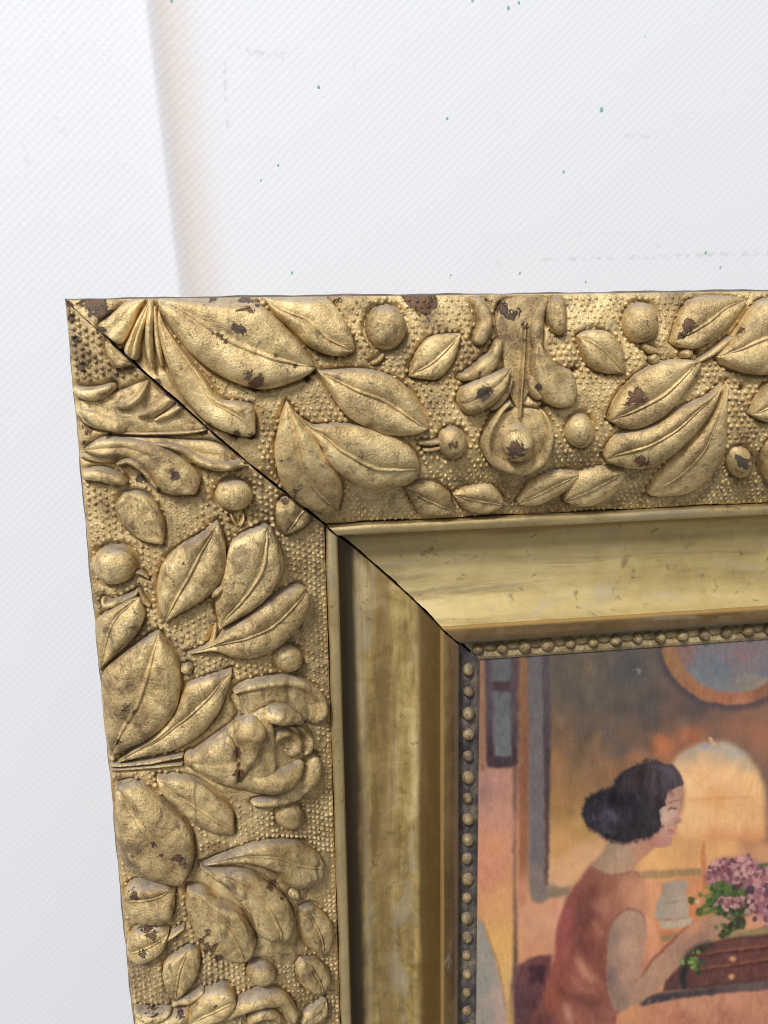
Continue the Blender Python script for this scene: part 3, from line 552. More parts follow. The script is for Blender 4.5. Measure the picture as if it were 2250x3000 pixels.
leaf(6, L, (1200, 555), [(1190, 660), (1220, 750), (1275, 815)], [(1270, 535), (1355, 600), (1392, 690), (1372, 790)], (1322, 828), .042, [(1215, 570), (1280, 690), (1320, 815)], .2)
leaf(6, L, (1200, 858), [(1174, 920), (1200, 1012), (1258, 1056)], [(1290, 858), (1362, 920), (1374, 1000)], (1322, 1062), .038, [(1210, 870), (1270, 960), (1315, 1050)], .22)
berry(6, L, 962, 950, 86, 68, .040)
berry(6, L, 1165, 465, 26, 30, .016)
leaf(6, L, (515, 1250), [(550, 1130), (650, 1050), (740, 1028), (790, 1060)], [(620, 1262), (720, 1222), (795, 1160)], (812, 1108), .052, None, .06, kind=0, name='acanthus_lobe')
ridge(6, L, [(750, 1215, 16), (850, 1140, 34), (970, 1098, 40), (1070, 1105, 40), (1125, 1170, 34), (1135, 1260, 16)], .044)
ridge(6, L, [(880, 1250, 14), (960, 1190, 24), (1040, 1195, 22), (1060, 1250, 10)], .030)
leaf(6, L, (1195, 1250), [(1230, 1175), (1300, 1125)], [(1300, 1240), (1352, 1180)], (1352, 1092), .030, None, .1)
ridge(6, L, [(185, 1165, 14), (270, 1205, 26), (360, 1195, 26), (420, 1165, 10)], .034)
ridge(6, L, [(190, 1240, 20), (320, 1262, 40), (460, 1230, 40), (520, 1170, 20)], .036)
ridge(6, L, [(420, 1130, 10), (470, 1110, 18), (560, 1080, 18), (620, 1040, 8)], .026)

# ---- the ground is pressed a little deeper along every ornament's outline
def moat(rail, u, v):
    d = np.full(len(u), 9.)
    for poly in OUT[rail]:
        p = np.vstack([poly, poly[:1]]); lo, hi = p.min(0)-.03, p.max(0)+.03
        k = np.nonzero((u > lo[0]) & (u < hi[0]) & (v > lo[1]) & (v < hi[1]))[0]
        if len(k) == 0: continue
        a, b = p[:-1], p[1:]; e = b-a; L2 = (e**2).sum(1)+1e-12
        qu, qv = u[k][:, None]-a[None, :, 0], v[k][:, None]-a[None, :, 1]
        t_ = np.clip((qu*e[None, :, 0]+qv*e[None, :, 1])/L2, 0, 1)
        dd = np.sqrt(((qu-t_*e[None, :, 0])**2+(qv-t_*e[None, :, 1])**2).min(1)); d[k] = np.minimum(d[k], dd)
    pit = np.zeros(len(u))
    for (c, x, y, r, dp) in [(3, 770, 410, .0085, .06), (3, 1335, 335, .0100, .06), (3, 1540, 502, .0075, .05), (2, 830, 535, .0075, .05), (2, 860, 500, .0070, .05), (3, 622, 582, .0050, .04), (5, 985, 935, .0080, .05), (1, 585, 575, .0060, .04), (4, 1538, 1015, .006, .04), (4, 1550, 1290, .006, .04), (6, 480, 1170, .008, .04)]:
        q = px(c, (float(x), float(y))); pu, pv = to_rail(rail, q[0], q[1])
        if (rail == 'top') == (pv > pu): pit = np.maximum(pit, dp*np.exp(-(((u-pu)**2+(v-pv)**2)/r**2)**1.5)) if (rail == 'top') == (c in (2, 3) or (c == 1 and x > 580)) else pit
    return pit+.016*np.exp(-(d/.0056)**2)*np.clip((u-.004)/.02, 0, 1)*np.clip((.566-u)/.02, 0, 1)
for rail in ('left', 'top'):
    me = RAILS[rail].data; co = np.zeros(len(me.vertices)*3); me.vertices.foreach_get('co', co); co = co.reshape(-1, 3)
    x, y, z = co[:, 0]/S, -co[:, 2]/S, co[:, 1]/S; uu_, vv_ = (x, y) if rail == 'left' else (y, x)
    k = np.nonzero((z < .2) & (vv_ < 2.7))[0]; co[k, 1] += moat(rail, uu_[k], vv_[k])*S
    me.vertices.foreach_set('co', co.ravel()); me.update()

# ---- punched ground: rows of small raised dots, one mesh per rail
def inside(poly, u, v):
    r = np.zeros(len(u), bool); n = len(poly); j = n-1
    for i in range(n):
        a, b = poly[i], poly[j]
        c = ((a[1] > v) != (b[1] > v)) & (u < (b[0]-a[0])*(v-a[1])/(b[1]-a[1]+1e-12)+a[0]); r ^= c; j = i
    return r
def stipple(rail, length):
    us, vs = [], []
    sp = .0162; arc = np.concatenate([[0], np.cumsum(np.hypot(np.diff(np.linspace(.012, .568, 400)), np.diff(band_z(np.linspace(.012, .568, 400)))))])
    uu = np.interp(np.arange(0.004, arc[-1]-.004, sp*.90), arc, np.linspace(.012, .568, 400))
    for k, u in enumerate(uu):
        v = np.arange(0.0, length, sp)+(sp/2 if k % 2 else 0); us.append(np.full(len(v), u)); vs.append(v)
    u = np.concatenate(us); v = np.concatenate(vs)
    u = u+rng.normal(0, .0012, len(u))+.003*np.sin(v*9)*np.sin(math.pi*u/.57); v = v+rng.normal(0, .0013, len(v))+.004*np.sin(u*21)
    ok = (rng.uniform(0, 1, len(u)) > .05) & (v > u+.010) & (u > .012) & (u < .567)
    # smooth cast areas round the corner fan and beside the scrolls
    for poly in OUT[rail]:
        c = poly.mean(0); q = c+(poly-c)*1.05; ok &= ~inside(q, u, v)
    def smooth_zone(crop, pts):
        a = px(crop, pts); pu, pv = to_rail(rail, a[:, 0], a[:, 1]); return ~inside(np.column_stack([pu, pv]), u, v)
    if rail == 'top':
        ok &= smooth_zone(1, [(100, 120), (900, 120), (1000, 700), (1700, 1100), (1650, 1560), (700, 700)])
        ok &= smooth_zone(3, [(380, 60), (650, 60), (600, 560), (440, 560)])
    else:
        ok &= smooth_zone(1, [(160, 820), (800, 780), (1400, 1300), (1640, 1460), (1500, 1500), (900, 1320), (560, 1500), (230, 1620), (150, 1000)])
        ok &= smooth_zone(5, [(600, 600), (900, 260), (1400, 220), (1400, 900), (1000, 960), (560, 800)])
        ok &= smooth_zone(6, [(520, 240), (900, 140), (1380, 200), (1380, 420), (1180, 860), (900, 850), (480, 460)])
    u, v = u[ok], v[ok]; n = len(u); rad = .0054*rng.uniform(.76, 1.10, n); hgt = .0062*rng.uniform(.5, 1.1, n)
    nu, nz = band_n(u); mo = moat(rail, u, v); z = band_z(u)+mo
    k = 7; th = np.arange(k)*2*math.pi/k; rings = [(1.25, -.25), (.82, .55), (.42, .92)]
    V = []; nvd = k*len(rings)+1
    for rr, hh in rings:
        U_ = u[:, None]+rad[:, None]*rr*np.cos(th)[None]; V_ = v[:, None]+rad[:, None]*rr*np.sin(th)[None]
        H_ = hgt[:, None]*hh*np.ones((1, k)); Uc = np.clip(U_, .004, .569)
        V.append(frame_pt(rail, Uc+nu[:, None]*H_, V_, band_z(Uc)+mo[:, None]+nz[:, None]*H_))
    top = frame_pt(rail, u+nu*hgt, v, z+nz*hgt)[:, None]
    P = np.concatenate(V+[top], 1).reshape(-1, 3)
    base = []
    for a in range(len(rings)-1):
        for i in range(k): base.append((a*k+i, a*k+(i+1) % k, (a+1)*k+(i+1) % k, (a+1)*k+i))
    q = np.array(base); tq = np.array([((len(rings)-1)*k+i, (len(rings)-1)*k+(i+1) % k, nvd-1) for i in range(k)])
    if rail == 'top': q = q[:, ::-1]; tq = tq[:, ::-1]
    off = (np.arange(n)*nvd)[:, None, None]
    faces = (off+q[None]).reshape(-1, 4).tolist()+(off+tq[None]).reshape(-1, 3).tolist()
    o = new_mesh('punched_dots', P, faces, MAT['relief_'+rail], wear=True); own(o, RAILS[rail]); o['kind'] = 'stuff'
    me = o.data; nn = np.zeros(len(me.polygons)*3); me.polygons.foreach_get('normal', nn)
    if nn.reshape(-1, 3)[:, 1].mean() > 0: me.flip_normals()
stipple('left', 2.45); stipple('top', 2.1)

# all relief pieces must face the viewer
for o in list(bpy.data.objects):
    if o.type == 'MESH' and o.parent in RAILS.values() and o.name.split('.')[0] not in ('fillet', 'cove', 'inner_lip', 'bead_strip', 'punched_dots'):
        me = o.data
        if len(me.polygons) == 0: bpy.data.objects.remove(o); continue
        nn = np.zeros(len(me.polygons)*3); ar = np.zeros(len(me.polygons)); me.polygons.foreach_get('normal', nn); me.polygons.foreach_get('area', ar)
        if (nn.reshape(-1, 3)[:, 1]*ar).sum() > 0: me.flip_normals()

# ------------------------------------------------------------------ beads along the sight edge
def bead_mesh(name, rows, n, prof, mat):
    V = []; f = []
    for (r, h) in prof:
        for k in range(n): a = 2*math.pi*k/n; V.append((r*math.cos(a), r*math.sin(a), -h))
    V.append((0, 0, -prof[-1][1]*1.03))
    for j in range(len(prof)-1):
        for k in range(n): f.append((j*n+k, j*n+(k+1) % n, (j+1)*n+(k+1) % n, (j+1)*n+k))
    for k in range(n): f.append(((len(prof)-1)*n+k, (len(prof)-1)*n+(k+1) % n, len(V)-1))
    me = bpy.data.meshes.new(name); me.from_pydata(W(np.array(V)).tolist(), [], f); me.update()
    me.polygons.foreach_set('use_smooth', [True]*len(f)); me.materials.append(mat)
    nn = np.zeros(len(f)*3); me.polygons.foreach_get('normal', nn)
    if nn.reshape(-1, 3)[:, 1].mean() > 0: me.flip_normals()
    return me
br = .0178
BM = bead_mesh('bead', 0, 14, [(br*math.cos(a)*(1.0 if a > 0 else 1.02), br*1.15*math.sin(a)+.004) for a in np.linspace(-.5, 1.4, 9)], MAT['bead'])
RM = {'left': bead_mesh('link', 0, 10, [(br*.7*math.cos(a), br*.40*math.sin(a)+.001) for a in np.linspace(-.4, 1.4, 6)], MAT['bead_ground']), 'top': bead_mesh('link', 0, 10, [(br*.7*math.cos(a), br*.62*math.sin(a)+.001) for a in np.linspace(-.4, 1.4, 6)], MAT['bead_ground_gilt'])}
def beads(rail, c0, c1, k, extra):
    a = px(8, [c0, c1]); P = at_z(a[:, 0], a[:, 1], np.array([.163, .163])); ax = 1 if rail == 'left' else 0
    v0, v1 = P[0, ax], P[1, ax]; stp = (v1-v0)/k; uc = .968
    for i in range(k+1+extra):
        v = v0+stp*i; q = frame_pt(rail, np.array(uc+random.uniform(-.0012, .0012)), np.array(v+random.uniform(-.002, .002)), np.array(.176))
        o = bpy.data.objects.new('bead', BM); COL.objects.link(o); o.parent = RAILS[rail]; o.location = Vector(W(q)); s_ = random.uniform(.84, 1.10)
        o.scale = (s_*random.uniform(.93, 1.07), s_*random.uniform(.75, 1.1), s_*random.uniform(.93, 1.07)); o.rotation_euler = (random.uniform(-.2, .2), random.uniform(0, 6.28), random.uniform(-.2, .2)); o.matrix_parent_inverse = Matrix.Identity(4)
        q = frame_pt(rail, np.array(uc-.004), np.array(v+stp*.5), np.array(.178))
        o = bpy.data.objects.new('bead_link', RM[rail]); COL.objects.link(o); o.parent = RAILS[rail]; o.location = Vector(W(q))
        o.scale = (1.1, .7, 1.9) if rail == 'left' else (1.9, 1.0, .95)
beads('left', (138, 290), (118, 2040), 17, 3)
beads('top', (180, 203), (1560, 95), 12, 4)

# ------------------------------------------------------------------ the painting (flat artwork, colour held per point)
def s2l(c):
    c = np.asarray(c, float)/255; return np.where(c <= .04045, c/12.92, ((c+.055)/1.055)**2.4)
X0, Y0, X1, Y1, ST = 1370, 1840, 2420, 3200, 1.5
PW, PH = int((X1-X0)/ST), int((Y1-Y0)/ST)
gx, gy = np.meshgrid(X0+(np.arange(PW)+.5)*ST, Y0+(np.arange(PH)+.5)*ST)
VN = {}
def vnoise(sx, sy, seed):
    if (sx, sy, seed) not in VN: VN[(sx, sy, seed)] = vnoise_(sx, sy, seed)
    return VN[(sx, sy, seed)]
def vnoise_(sx, sy, seed):
    r = np.random.default_rng(seed); a = r.normal(0, 1, (PH//sy+3, PW//sx+3))
    yy = np.arange(PH)/sy; xx = np.arange(PW)/sx; i = yy.astype(int); j = xx.astype(int); fy = (yy-i)[:, None]; fx = (xx-j)[None]
    fy = fy*fy*(3-2*fy); fx = fx*fx*(3-2*fx)
    return (a[i][:, j]*(1-fx)+a[i][:, j+1]*fx)*(1-fy)+(a[i+1][:, j]*(1-fx)+a[i+1][:, j+1]*fx)*fy
WARPX = vnoise(14, 14, 1)*1.3+vnoise(4, 4, 2)*.6; WARPY = vnoise(14, 14, 3)*1.3+vnoise(4, 4, 4)*.6
GX, GY = gx+WARPX, gy+WARPY
def anchors(an, c, power=2.4, sl=None):
    A = px(c, [(a[0], a[1]) for a in an]); C = np.array([a[2] for a in an], float)
    x, y = (GX, GY) if sl is None else (GX[sl], GY[sl])
    w = np.zeros(x.shape); acc = np.zeros(x.shape+(3,))
    for p_, col in zip(A, C):
        k = 1/(((x-p_[0])**2+(y-p_[1])**2)+60.)**(power/2); w += k; acc += k[..., None]*col
    return acc/w[..., None]
def blur(a, k):
    k = int(round(k))
    if k < 1: return a
    for ax in (0, 1):
        for _ in range(2):
            p_ = np.pad(a, [(k, k) if i == ax else (0, 0) for i in range(2)], 'edge'); cs = np.cumsum(p_, ax); cs = np.insert(cs, 0, 0, ax)
            a = (np.take(cs, range(2*k+1, cs.shape[ax]), ax)-np.take(cs, range(0, cs.shape[ax]-2*k-1), ax))/(2*k+1)
    return a
IMG = anchors([(250, 250, (96, 97, 98)), (620, 280, (104, 93, 82)), (760, 330, (104, 93, 80)), (950, 300, (90, 87, 84)), (900, 480, (100, 88, 78)), (1060, 560, (94, 82, 76)), (560, 560, (116, 94, 74)),
   (560, 760, (156, 114, 76)), (700, 700, (120, 96, 74)), (620, 950, (158, 117, 74)), (860, 800, (140, 104, 74)), (600, 1180, (192, 145, 92)), (700, 1100, (176, 136, 84)), (640, 1300, (208, 160, 118)), (720, 1230, (208, 160, 120)),
   (980, 740, (150, 108, 78)), (800, 600, (100, 89, 79)), (900, 680, (106, 90, 78)), (700, 560, (110, 95, 80)), (1050, 480, (92, 84, 80)), (1150, 590, (116, 92, 80)), (1400, 520, (116, 92, 84)), (1300, 500, (98, 84, 80)), (640, 450, (104, 92, 80)), (800, 420, (102, 92, 82)), (620, 640, (126, 98, 76)), (760, 640, (110, 92, 78)), (1010, 650, (112, 90, 78)), (1120, 660, (180, 113, 76)), (1260, 620, (168, 108, 78)), (1500, 560, (134, 100, 84)), (1640, 600, (140, 104, 88)), (1650, 900, (126, 98, 88)), (1250, 530, (104, 88, 80)), (1640, 1130, (150, 112, 86)),
   (1100, 1240, (222, 168, 108)), (1400, 1220, (222, 166, 110)), (1640, 1220, (206, 150, 106)), (1080, 1430, (212, 150, 108)), (1300, 1450, (206, 138, 92)), (450, 1600, (204, 150, 116)), (560, 1540, (206, 150, 118)), (450, 1720, (196, 138, 104)),
   (260, 900, (176, 128, 110)), (280, 1150, (202, 140, 108)), (270, 1400, (204, 148, 98)), (320, 1700, (206, 156, 96)), (330, 1950, (202, 160, 98)), (1300, 1620, (206, 136, 92)), (1600, 1560, (208, 146, 112))], 8, 3.2)
IMG += (vnoise(3, 22, 11)[..., None]*np.array([1.8, 1.6, 1.5])+vnoise(20, 26, 12)[..., None]*np.array([5, 3.5, 2.4]))
def poly(c, pts, col, feather=2.0, smooth=True, alpha=1.0, closed=True, tex=2.6, seed=0):
    p_ = px(c, pts)
    if smooth: p_ = catmull(np.vstack([p_, p_[:1]]), max(40, 9*len(p_)))
    x0, y0 = p_.min(0)-30; x1, y1 = p_.max(0)+30
    j0, j1 = max(0, int((x0-X0)/ST)), min(PW, int((x1-X0)/ST)+1); i0, i1 = max(0, int((y0-Y0)/ST)), min(PH, int((y1-Y0)/ST)+1)
    if j1 <= j0 or i1 <= i0: return
    sl = (slice(i0, i1), slice(j0, j1)); m_ = inside(p_, GX[sl].ravel(), GY[sl].ravel()).reshape(i1-i0, j1-j0).astype(float)
    m_ = blur(m_, feather*.85/ST)*alpha
    k = np.array(col, float) if not isinstance(col[0], tuple) else anchors(col, c, 2.6, sl)
    k = k+vnoise(3, 9, 50+seed % 6)[sl][..., None]*tex+vnoise(7, 16, 90+seed % 6)[sl][..., None]*tex
    IMG[sl] = IMG[sl]*(1-m_[..., None])+k*m_[..., None]
def stroke(c, pts, w, col, feather=1.6, alpha=1.0, seed=0):
    p_ = catmull(np.asarray(pts, float), 24); d = np.gradient(p_, axis=0); d /= np.linalg.norm(d, axis=1)[:, None]+1e-9; n_ = np.stack([-d[:, 1], d[:, 0]], 1)
    wv = (w*np.sqrt(np.sin(np.linspace(.15, math.pi-.15, 24))))[:, None]*.5
    poly(c, np.vstack([p_+n_*wv, (p_-n_*wv)[::-1]]), col, feather, False, alpha, seed=seed)
def dab(x, y, r, col, al=.9, f=2.2): poly(8, [(x+r*random.uniform(.6, 1.2)*math.cos(a), y+r*random.uniform(.6, 1.2)*math.sin(a)) for a in np.linspace(0, 2*math.pi, 8, endpoint=False)], col, f, True, al)
# left column, post and pillar
poly(8, [(180, 200), (212, 200), (212, 800), (180, 800)], (150, 108, 84), 3, False)
poly(8, [(212, 200), (375, 200), (378, 760), (350, 782), (280, 786), (220, 778)], [(230, 400, (88, 76, 78)), (360, 400, (90, 76, 80)), (300, 770, (72, 58, 64))], 4, False)
poly(8, [(242, 200), (345, 200), (345, 345), (242, 345)], (99, 100, 101), 3, False)
poly(8, [(246, 392), (342, 392), (345, 725), (258, 728)], [(290, 420, (98, 101, 101)), (300, 700, (108, 111, 109))], 4, False)
poly(8, [(242, 347), (342, 345), (340, 390), (245, 392)], (82, 62, 66), 3, False)
poly(8, [(205, 800), (352, 796), (362, 1300), (368, 2110), (320, 2110), (200, 1560), (175, 1540), (180, 900)], [(280, 850, (180, 132, 116)), (220, 900, (160, 118, 108)), (290, 1000, (186, 136, 114)), (280, 1200, (204, 142, 108)), (220, 1350, (196, 132, 104)), (290, 1450, (208, 152, 102)), (300, 1700, (214, 166, 98)), (340, 1950, (206, 166, 104))], 4, False)
poly(8, [(358, 760), (384, 700), (386, 230), (372, 230), (372, 760), (366, 1100), (378, 1900), (356, 1900), (360, 1300)], (88, 68, 66), 5, False)
poly(8, [(384, 200), (436, 200), (436, 1300), (420, 1480), (384, 1500)], [(410, 300, (138, 98, 72)), (410, 800, (134, 90, 66)), (405, 1200, (150, 98, 72)), (400, 1450, (190, 130, 100))], 5, False)
poly(8, [(434, 200), (506, 200), (522, 1360), (600, 1392), (650, 1388), (640, 1440), (540, 1450), (500, 1480), (455, 1470), (436, 1400)], [(470, 300, (106, 102, 102)), (480, 900, (110, 104, 103)), (480, 1200, (112, 106, 106)), (470, 1400, (128, 114, 106)), (600, 1420, (140, 118, 96))], 5, False)
poly(8, [(502, 200), (540, 200), (546, 700), (536, 1390), (516, 1380), (512, 700)], [(520, 300, (88, 78, 84)), (525, 800, (80, 68, 72)), (526, 1200, (92, 74, 70))], 4, False)
poly(8, [(530, 1350), (660, 1350), (640, 1395), (530, 1395)], (212, 164, 124), 6, False, .6)
for k in range(26):
    x = random.uniform(560, 800); y = random.uniform(560, 900); stroke(8, [(x, y), (x+random.uniform(-6, 6), y+random.uniform(60, 160))], random.uniform(10, 26), (random.choice([(150, 110, 76), (120, 98, 76), (168, 118, 78)])), 8, .35, k)
for k in range(16):
    x = random.uniform(560, 760); y = random.uniform(950, 1290); stroke(8, [(x, y), (x+random.uniform(20, 60), y-random.uniform(5, 30))], random.uniform(14, 30), random.choice([(206, 160, 108), (180, 136, 82), (214, 168, 128)]), 8, .35, k)
# oval mirror
def ell(cx, cy, a, b, n=40): return [(cx+a*math.cos(q*2*math.pi/n), cy+b*math.sin(q*2*math.pi/n)) for q in range(n)]
poly(8, ell(1470, 135, 385, 360), (78, 70, 76), 9, False, .75)
poly(8, ell(1475, 125, 368, 338), [(1160, 250, (152, 112, 80)), (1300, 390, (160, 110, 80)), (1480, 440, (160, 102, 76)), (1640, 400, (140, 94, 76)), (1500, 455, (180, 120, 88))], 4, False)
poly(8, ell(1480, 105, 300, 298), [(1230, 200, (140, 108, 100)), (1210, 160, (128, 104, 100)), (1330, 220, (112, 117, 124)), (1420, 290, (110, 116, 124)), (1520, 220, (136, 114, 114)), (1600, 170, (128, 112, 116)), (1400, 380, (126, 126, 126)), (1300, 330, (120, 124, 128)), (1560, 380, (138, 130, 118)), (1640, 300, (112, 114, 120)), (1630, 350, (150, 138, 118))], 4, False)
for k in range(22):
    x = random.uniform(1270, 1640); y = random.uniform(170, 370); stroke(8, [(x, y), (x+random.uniform(30, 80), y+random.uniform(-6, 10))], random.uniform(12, 30), random.choice([(110, 116, 124), (136, 112, 112), (120, 126, 134), (144, 112, 104)]), 5, .5, k)
stroke(8, [(985, 275), (1000, 290), (990, 305)], 9, (150, 142, 132), 2, .8); stroke(8, [(960, 282), (1020, 285)], 5, (140, 134, 126), 2, .6)
# lamp
poly(8, [(1080, 780), (1180, 640), (1370, 590), (1560, 640), (1659, 780), (1659, 560), (1300, 560), (1100, 650)], (176, 112, 78), 26, True, .5)
poly(8, [(1170, 762), (1210, 710), (1270, 672), (1370, 650), (1470, 660), (1550, 720), (1610, 800), (1640, 880), (1645, 1000), (1632, 1165), (1500, 1152), (1330, 1155), (1215, 1135), (1190, 1060), (1222, 1000), (1225, 880)],
     [(1370, 668, (172, 160, 142)), (1330, 740, (214, 172, 128)), (1270, 700, (176, 158, 136)), (1480, 700, (178, 166, 148)), (1560, 760, (196, 168, 136)), (1320, 800, (234, 180, 126)), (1450, 820, (240, 188, 134)), (1560, 850, (236, 184, 126)), (1250, 870, (240, 192, 138)), (1400, 940, (222, 164, 108)), (1300, 1040, (230, 182, 128)), (1450, 1050, (228, 176, 120)), (1580, 1050, (220, 168, 114)), (1400, 1140, (214, 150, 102)), (1560, 1150, (210, 146, 100))], 8, True, tex=2)
poly(8, [(1300, 672), (1330, 662), (1360, 664), (1350, 684), (1310, 688)], (148, 146, 156), 5, True, .7); poly(8, [(1480, 676), (1530, 700), (1560, 745), (1530, 720)], (164, 160, 162), 5, True, .7)
poly(8, [(1352, 628), (1372, 628), (1388, 656), (1400, 664), (1372, 664)], (204, 158, 118), 2, True)
stroke(8, [(1240, 955), (1400, 940), (1630, 935)], 12, (212, 146, 94), 4, .7)
for k in range(70):
    x = random.uniform(1240, 1610); y = random.choice([random.uniform(740, 900), random.uniform(970, 1100)]); stroke(8, [(x, y), (x+random.uniform(-10, 6), y+random.uniform(30, 80))], random.uniform(6, 16), random.choice([(240, 198, 144), (214, 160, 102), (236, 188, 128), (238, 200, 168), (206, 152, 100)]), 5, .32, k)
for k in range(12):
    x = random.uniform(1240, 1600); stroke(8, [(x, 1140+random.uniform(-12, 8)), (x+50, 1148)], 12, (208, 142, 92), 5, .5, k)
stroke(8, [(1328, 1165), (1326, 1240), (1334, 1300), (1326, 1400), (1322, 1490)], 24, (192, 120, 78), 4, .9); poly(8, ell(1328, 1248, 16, 12, 14), (200, 132, 88), 3, True)
# ledge, jar
poly(8, [(970, 1318), (1320, 1296), (1322, 1336), (980, 1356)], [(1000, 1335, (170, 138, 96)), (1300, 1318, (160, 126, 88))], 4, False)
poly(8, [(1030, 1370), (1320, 1345), (1330, 1640), (1100, 1660), (1060, 1500)], [(1060, 1430, (214, 152, 112)), (1300, 1430, (206, 142, 100)), (1285, 1520, (204, 124, 80)), (1180, 1640, (206, 128, 80))], 8, False, .8)
poly(8, [(1112, 1374), (1180, 1362), (1246, 1368), (1238, 1415), (1252, 1480), (1250, 1545), (1170, 1566), (1090, 1560), (1084, 1490), (1118, 1420)], [(1130, 1400, (158, 142, 124)), (1200, 1400, (166, 150, 130)), (1110, 1500, (166, 150, 132)), (1220, 1480, (182, 160, 140)), (1150, 1540, (170, 152, 134))], 3)
stroke(8, [(1090, 1482), (1160, 1476), (1245, 1462)], 6, (126, 112, 98), 3, .7); stroke(8, [(1096, 1560), (1170, 1564), (1250, 1548)], 7, (124, 110, 96), 3, .8)
poly(8, [(1096, 1568), (1170, 1572), (1268, 1546), (1250, 1590), (1190, 1616), (1112, 1608)], (180, 166, 142), 4)
poly(8, [(1100, 1618), (1240, 1600), (1220, 1625), (1105, 1640)], (206, 128, 84), 5, True, .8); poly(8, [(1105, 1640), (1190, 1630), (1180, 1662), (1112, 1670)], (156, 126, 86), 4)
stroke(8, [(1285, 1380), (1300, 1440), (1290, 1500)], 16, (196, 124, 84), 5, .7); poly(8, ell(1300, 1470, 9, 10, 12), (206, 188, 170), 3, True)
# table
poly(8, [(1400, 1640), (1659, 1594), (1800, 1570), (1800, 1620), (1659, 1650), (1430, 1668)], (150, 128, 90), 4, False)
poly(8, [(1180, 1700), (1430, 1660), (1800, 1615), (1800, 1900), (1659, 1890), (1250, 1920), (1120, 1930), (1150, 1800)], [(1350, 1740, (104, 66, 62)), (1550, 1690, (112, 72, 64)), (1500, 1770, (114, 72, 64)), (1300, 1860, (104, 66, 62)), (1600, 1850, (106, 66, 60)), (1200, 1880, (96, 66, 62))], 4, False)
for a in ([(1300, 1750), (1480, 1725), (1659, 1705), (1800, 1690)], [(1270, 1830), (1480, 1800), (1659, 1775), (1800, 1760)]):
    stroke(8, a, 13, (74, 48, 48), 3, .9); stroke(8, [(x, y-10) for x, y in a], 8, (176, 112, 78), 3, .75)
stroke(8, [(1430, 1668), (1659, 1648), (1800, 1630)], 9, (86, 62, 54), 3, .9); stroke(8, [(1230, 1912), (1659, 1868), (1800, 1850)], 12, (78, 54, 52), 3, .8)
poly(8, [(1020, 1950), (1250, 1918), (1659, 1872), (1800, 1850), (1800, 1960), (1659, 1944), (1300, 1970), (1000, 2015)], [(1100, 1970, (74, 66, 70)), (1300, 1935, (82, 70, 70)), (1600, 1910, (106, 88, 84))], 6, False)
for (x, y) in ((1482, 1765), (1472, 1854)):
    poly(8, ell(x+5, y+8, 22, 14, 14), (78, 48, 46), 4, True, .8); poly(8, ell(x, y, 17, 17, 14), (196, 142, 100), 3, True); poly(8, ell(x-3, y-5, 7, 6, 12), (222, 174, 128), 3, True)
# chair
poly(8, [(360, 2110), (352, 1900), (380, 1800), (440, 1760), (550, 1740), (560, 1960), (520, 2110)], [(420, 1800, (112, 74, 70)), (380, 2000, (92, 64, 68)), (480, 2000, (98, 62, 62)), (520, 1780, (112, 66, 64))], 6, False)
poly(8, [(432, 1800), (520, 1786), (522, 1890), (440, 1905)], (74, 48, 54), 5, False); stroke(8, [(440, 1770), (545, 1742)], 8, (80, 54, 54), 3, .8); stroke(8, [(450, 1900), (500, 1885)], 10, (150, 102, 84), 5, .6)
stroke(8, [(390, 1790), (360, 1860), (345, 1980), (340, 2100)], 16, (118, 92, 88), 6, .7)
# pale cloth lower left
poly(8, [(172, 1545), (200, 1590), (250, 1720), (285, 1860), (310, 1990), (325, 2110), (160, 2110), (165, 1800)], [(190, 1650, (150, 143, 132)), (200, 1900, (146, 141, 130)), (280, 1950, (176, 152, 138)), (220, 2050, (150, 140, 128)), (300, 2060, (178, 150, 140))], 3, False)
stroke(8, [(178, 1545), (205, 1590), (255, 1720), (290, 1860), (326, 2100)], 6, (104, 78, 66), 3, .7)
# neck
poly(8, [(845, 1150), (1020, 1140), (1085, 1185), (1010, 1255), (968, 1310), (962, 1345), (850, 1345), (740, 1295), (800, 1230)], [(800, 1270, (164, 134, 108)), (860, 1200, (160, 132, 108)), (930, 1230, (178, 146, 122)), (900, 1310, (178, 144, 118)), (1000, 1220, (186, 134, 106)), (1030, 1180, (184, 130, 108))], 3)
# dress
poly(8, [(745, 1283), (800, 1322), (880, 1336), (972, 1314), (1012, 1338), (1032, 1400), (1050, 1480), (1062, 1560), (1090, 1640), (1106, 1700), (1040, 1800), (960, 1900), (905, 2030), (890, 2110), (455, 2110), (500, 1980), (530, 1870), (562, 1760), (575, 1640), (600, 1530), (640, 1430), (690, 1360)],
     [(700, 1400, (146, 88, 76)), (620, 1560, (152, 84, 78)), (590, 1720, (156, 84, 76)), (750, 1420, (122, 74, 64)), (740, 1550, (116, 70, 62)), (720, 1700, (120, 70, 62)), (850, 1380, (150, 98, 78)), (930, 1400, (182, 128, 100)), (980, 1450, (194, 138, 106)), (820, 1500, (160, 106, 86)), (1040, 1600, (212, 148, 112)), (1060, 1700, (206, 140, 106)), (800, 1650, (146, 90, 74)), (720, 1850, (150, 92, 76)), (600, 1850, (138, 78, 66)), (560, 1980, (142, 82, 66)), (640, 2050, (152, 94, 78)), (780, 1950, (136, 84, 70)), (820, 2060, (148, 94, 80)), (500, 2080, (108, 66, 64))], 5, tex=2)
